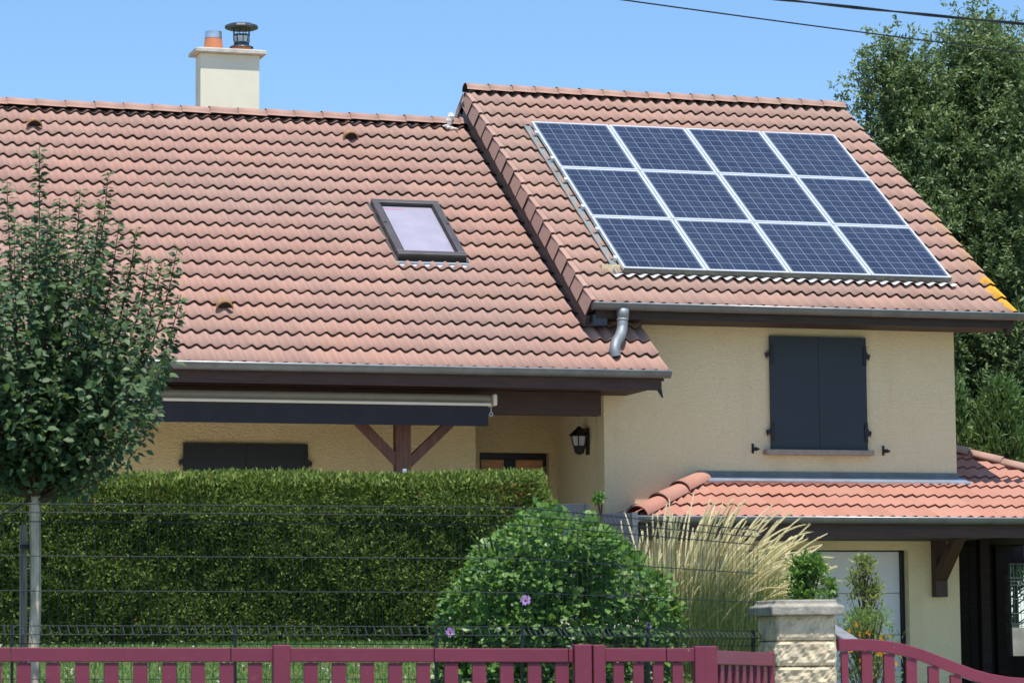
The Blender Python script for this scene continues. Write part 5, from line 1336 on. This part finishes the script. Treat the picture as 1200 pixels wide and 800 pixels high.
def conifer(label, px, D, pyt, pyb, rpx, seed, n=9000):
    rs = np.random.default_rng(seed); b0 = atD(px, 900, D); gz_ = float(gh(b0.x, b0.y)); pm_ = F / D; zt1 = atD(px, pyt, D).z; zb1 = atD(px, pyb, D).z; Rr = rpx / pm_
    o = thing('conifer', (b0.x, b0.y, gz_), label, 'conifer', 'bright green conifers above the carport roof')
    m = MB(); m.tube([(b0.x, b0.y, gz_ - .1), (b0.x, b0.y, zt1 - .1)], [.08, .01], 8); 
    ns = 90; Ps, Ds, Ns, Ss = [], [], [], []
    for s_ in range(ns):
        t = rs.random(); z = zb1 + (zt1 - zb1) * t; r = Rr * (1 - t ** 1.6 * .75); a = rs.uniform(0, 6.28); tip = np.array([b0.x + math.cos(a) * r, b0.y + math.sin(a) * r, z + .2 * rs.random()]); st = np.array([b0.x, b0.y, z - .5 * r])
        m.tube([tuple(st), tuple(tip)], [.012, .003], 4)
        q = n // ns; tt_ = rs.random(q) ** .6
        for u_ in tt_: Ps.append(st + (tip - st) * (.25 + .78 * u_) + rs.normal(size=3) * .06); Ds.append((tip - st) / np.linalg.norm(tip - st) + rs.normal(size=3) * .5 + [0, 0, .4]); Ns.append(rs.normal(size=3)); Ss.append(rs.uniform(.06, .12))
    m.build('trunk', M['darkbark'], o); Ss = np.array(Ss); leaves('foliage', Ps, Ds, Ns, Ss, Ss * .28, M['leaf_con'], o, .15)
conifer('bright green feathery conifer above the carport roof at the right edge', 1185, 41, 462, 600, 48, 1)
conifer('small feathery conifer close to the right corner of the cream wall', 1131, 41.5, 456, 600, 14, 2, 2600)

# what the carport opening shows: concrete wall with wire mesh on top
Yn = 41.0
w0, w1 = at(1150, 735, Yn), at(1330, 735, Yn)
nbw = thing('boundary_wall', (w0.x, Yn, -1), 'pale stained concrete wall seen through the opening of the carport', 'wall')
m = MB(); m.box((w0.x, Yn, -1), (w1.x, Yn + .15, w0.z)); m.build('wall', M['concrete'], nbw)
mf = thing('mesh_fence', (w0.x, Yn, w0.z), 'dark green wire mesh fence on top of the concrete wall seen through the carport', 'mesh fence', 'dark wire mesh fence panels')
m = MB(); x = w0.x
while x < w1.x: m.tube([(x, Yn + .05, w0.z), (x, Yn + .05, w0.z + 1.3)], .005, 4, caps=False); x += .05
m.build('vertical_wires', M['wirelit'], mf)
m = MB()
for z in (.02, .05, .2, .4, .6, .65, .7, .9, 1.1, 1.3): m.tube([(w0.x, Yn + .04, w0.z + z), (w1.x, Yn + .04, w0.z + z)], .005, 4)
m.build('horizontal_wires', M['wirelit'], mf)
conifer('dark green conifer behind the mesh fence seen through the carport', 1195, 48.5, 560, 790, 60, 7, 6000)

# --- overhead cables (hung from poles outside the picture)
def cable(label, pA, pB, DA_, DB_, r, n=2, twist=0):
    A_, B_ = atD(*pA, DA_), atD(*pB, DB_); d = (B_ - A_); o = None
    m = MB(); NN = 120; ext = 5.0
    for s_ in range(n):
        pts = []
        for i in range(NN + 1):
            t = -ext + (1 + 2 * ext) * i / NN; p = A_ + d * t; sag = ((t - .5) ** 2 - .25) * (.006 * d.length); p.z += sag
            if n > 1: ang = i * twist + s_ * math.pi; p = p + Vector((0, math.cos(ang), math.sin(ang))) * r * .9
            pts.append(p)
        m.tube(pts, r, 6)
    return tag(m.build('overhead_cable', M['black'], smooth=True), label, 'cable')
cable('thin black overhead cable, the lower of the two crossing the top right sky', (722, -1), (1202, 62.5), 26, 29, .0065, 1)
cable('thick twisted black overhead cable, the upper of the two crossing the top right sky', (900, -2), (1202, 28.5), 26, 29, .008, 2, .9)

# --- lawn blades (stuff)
n = 42000; Dd = RNG.uniform(19.8, 22.5, n); Lp = RNG.uniform(-.165, .03, n) * Dd
x_, y_ = Lp * _rt.x + Dd * _fw.x, Lp * _rt.y + Dd * _fw.y; z_ = gh(x_, y_)
lw = leaves('grass', np.stack([x_, y_, z_ - .005], 1), np.stack([RNG.normal(0, .35, n), RNG.normal(0, .35, n), np.ones(n)], 1), rdir(n), RNG.uniform(.02, .05, n), .006, M['lawnblade'], None, .2)
tag(lw, 'short green lawn grass seen through the fence slats', 'grass', kind='stuff')
# small white clover heads dotted over the lawn
n = 260; Dd = RNG.uniform(20.2, 22.3, n); Lp = RNG.uniform(-.165, .01, n) * Dd; x_, y_ = Lp * _rt.x + Dd * _fw.x, Lp * _rt.y + Dd * _fw.y; z_ = gh(x_, y_)
P_ = np.repeat(np.stack([x_, y_, z_ + .045], 1), 5, 0); dirs = rdir(n * 5)
M['clover'] = leaf('clover_head', (.6, .62, .5), (.8, .8, .7), .2, .8, .2)
cl = leaves('clover', P_, dirs, rdir(n * 5), .014, .010, M['clover'], None, .1)
tag(cl, 'tiny white clover heads scattered over the lawn behind the fence', 'clover', kind='stuff')
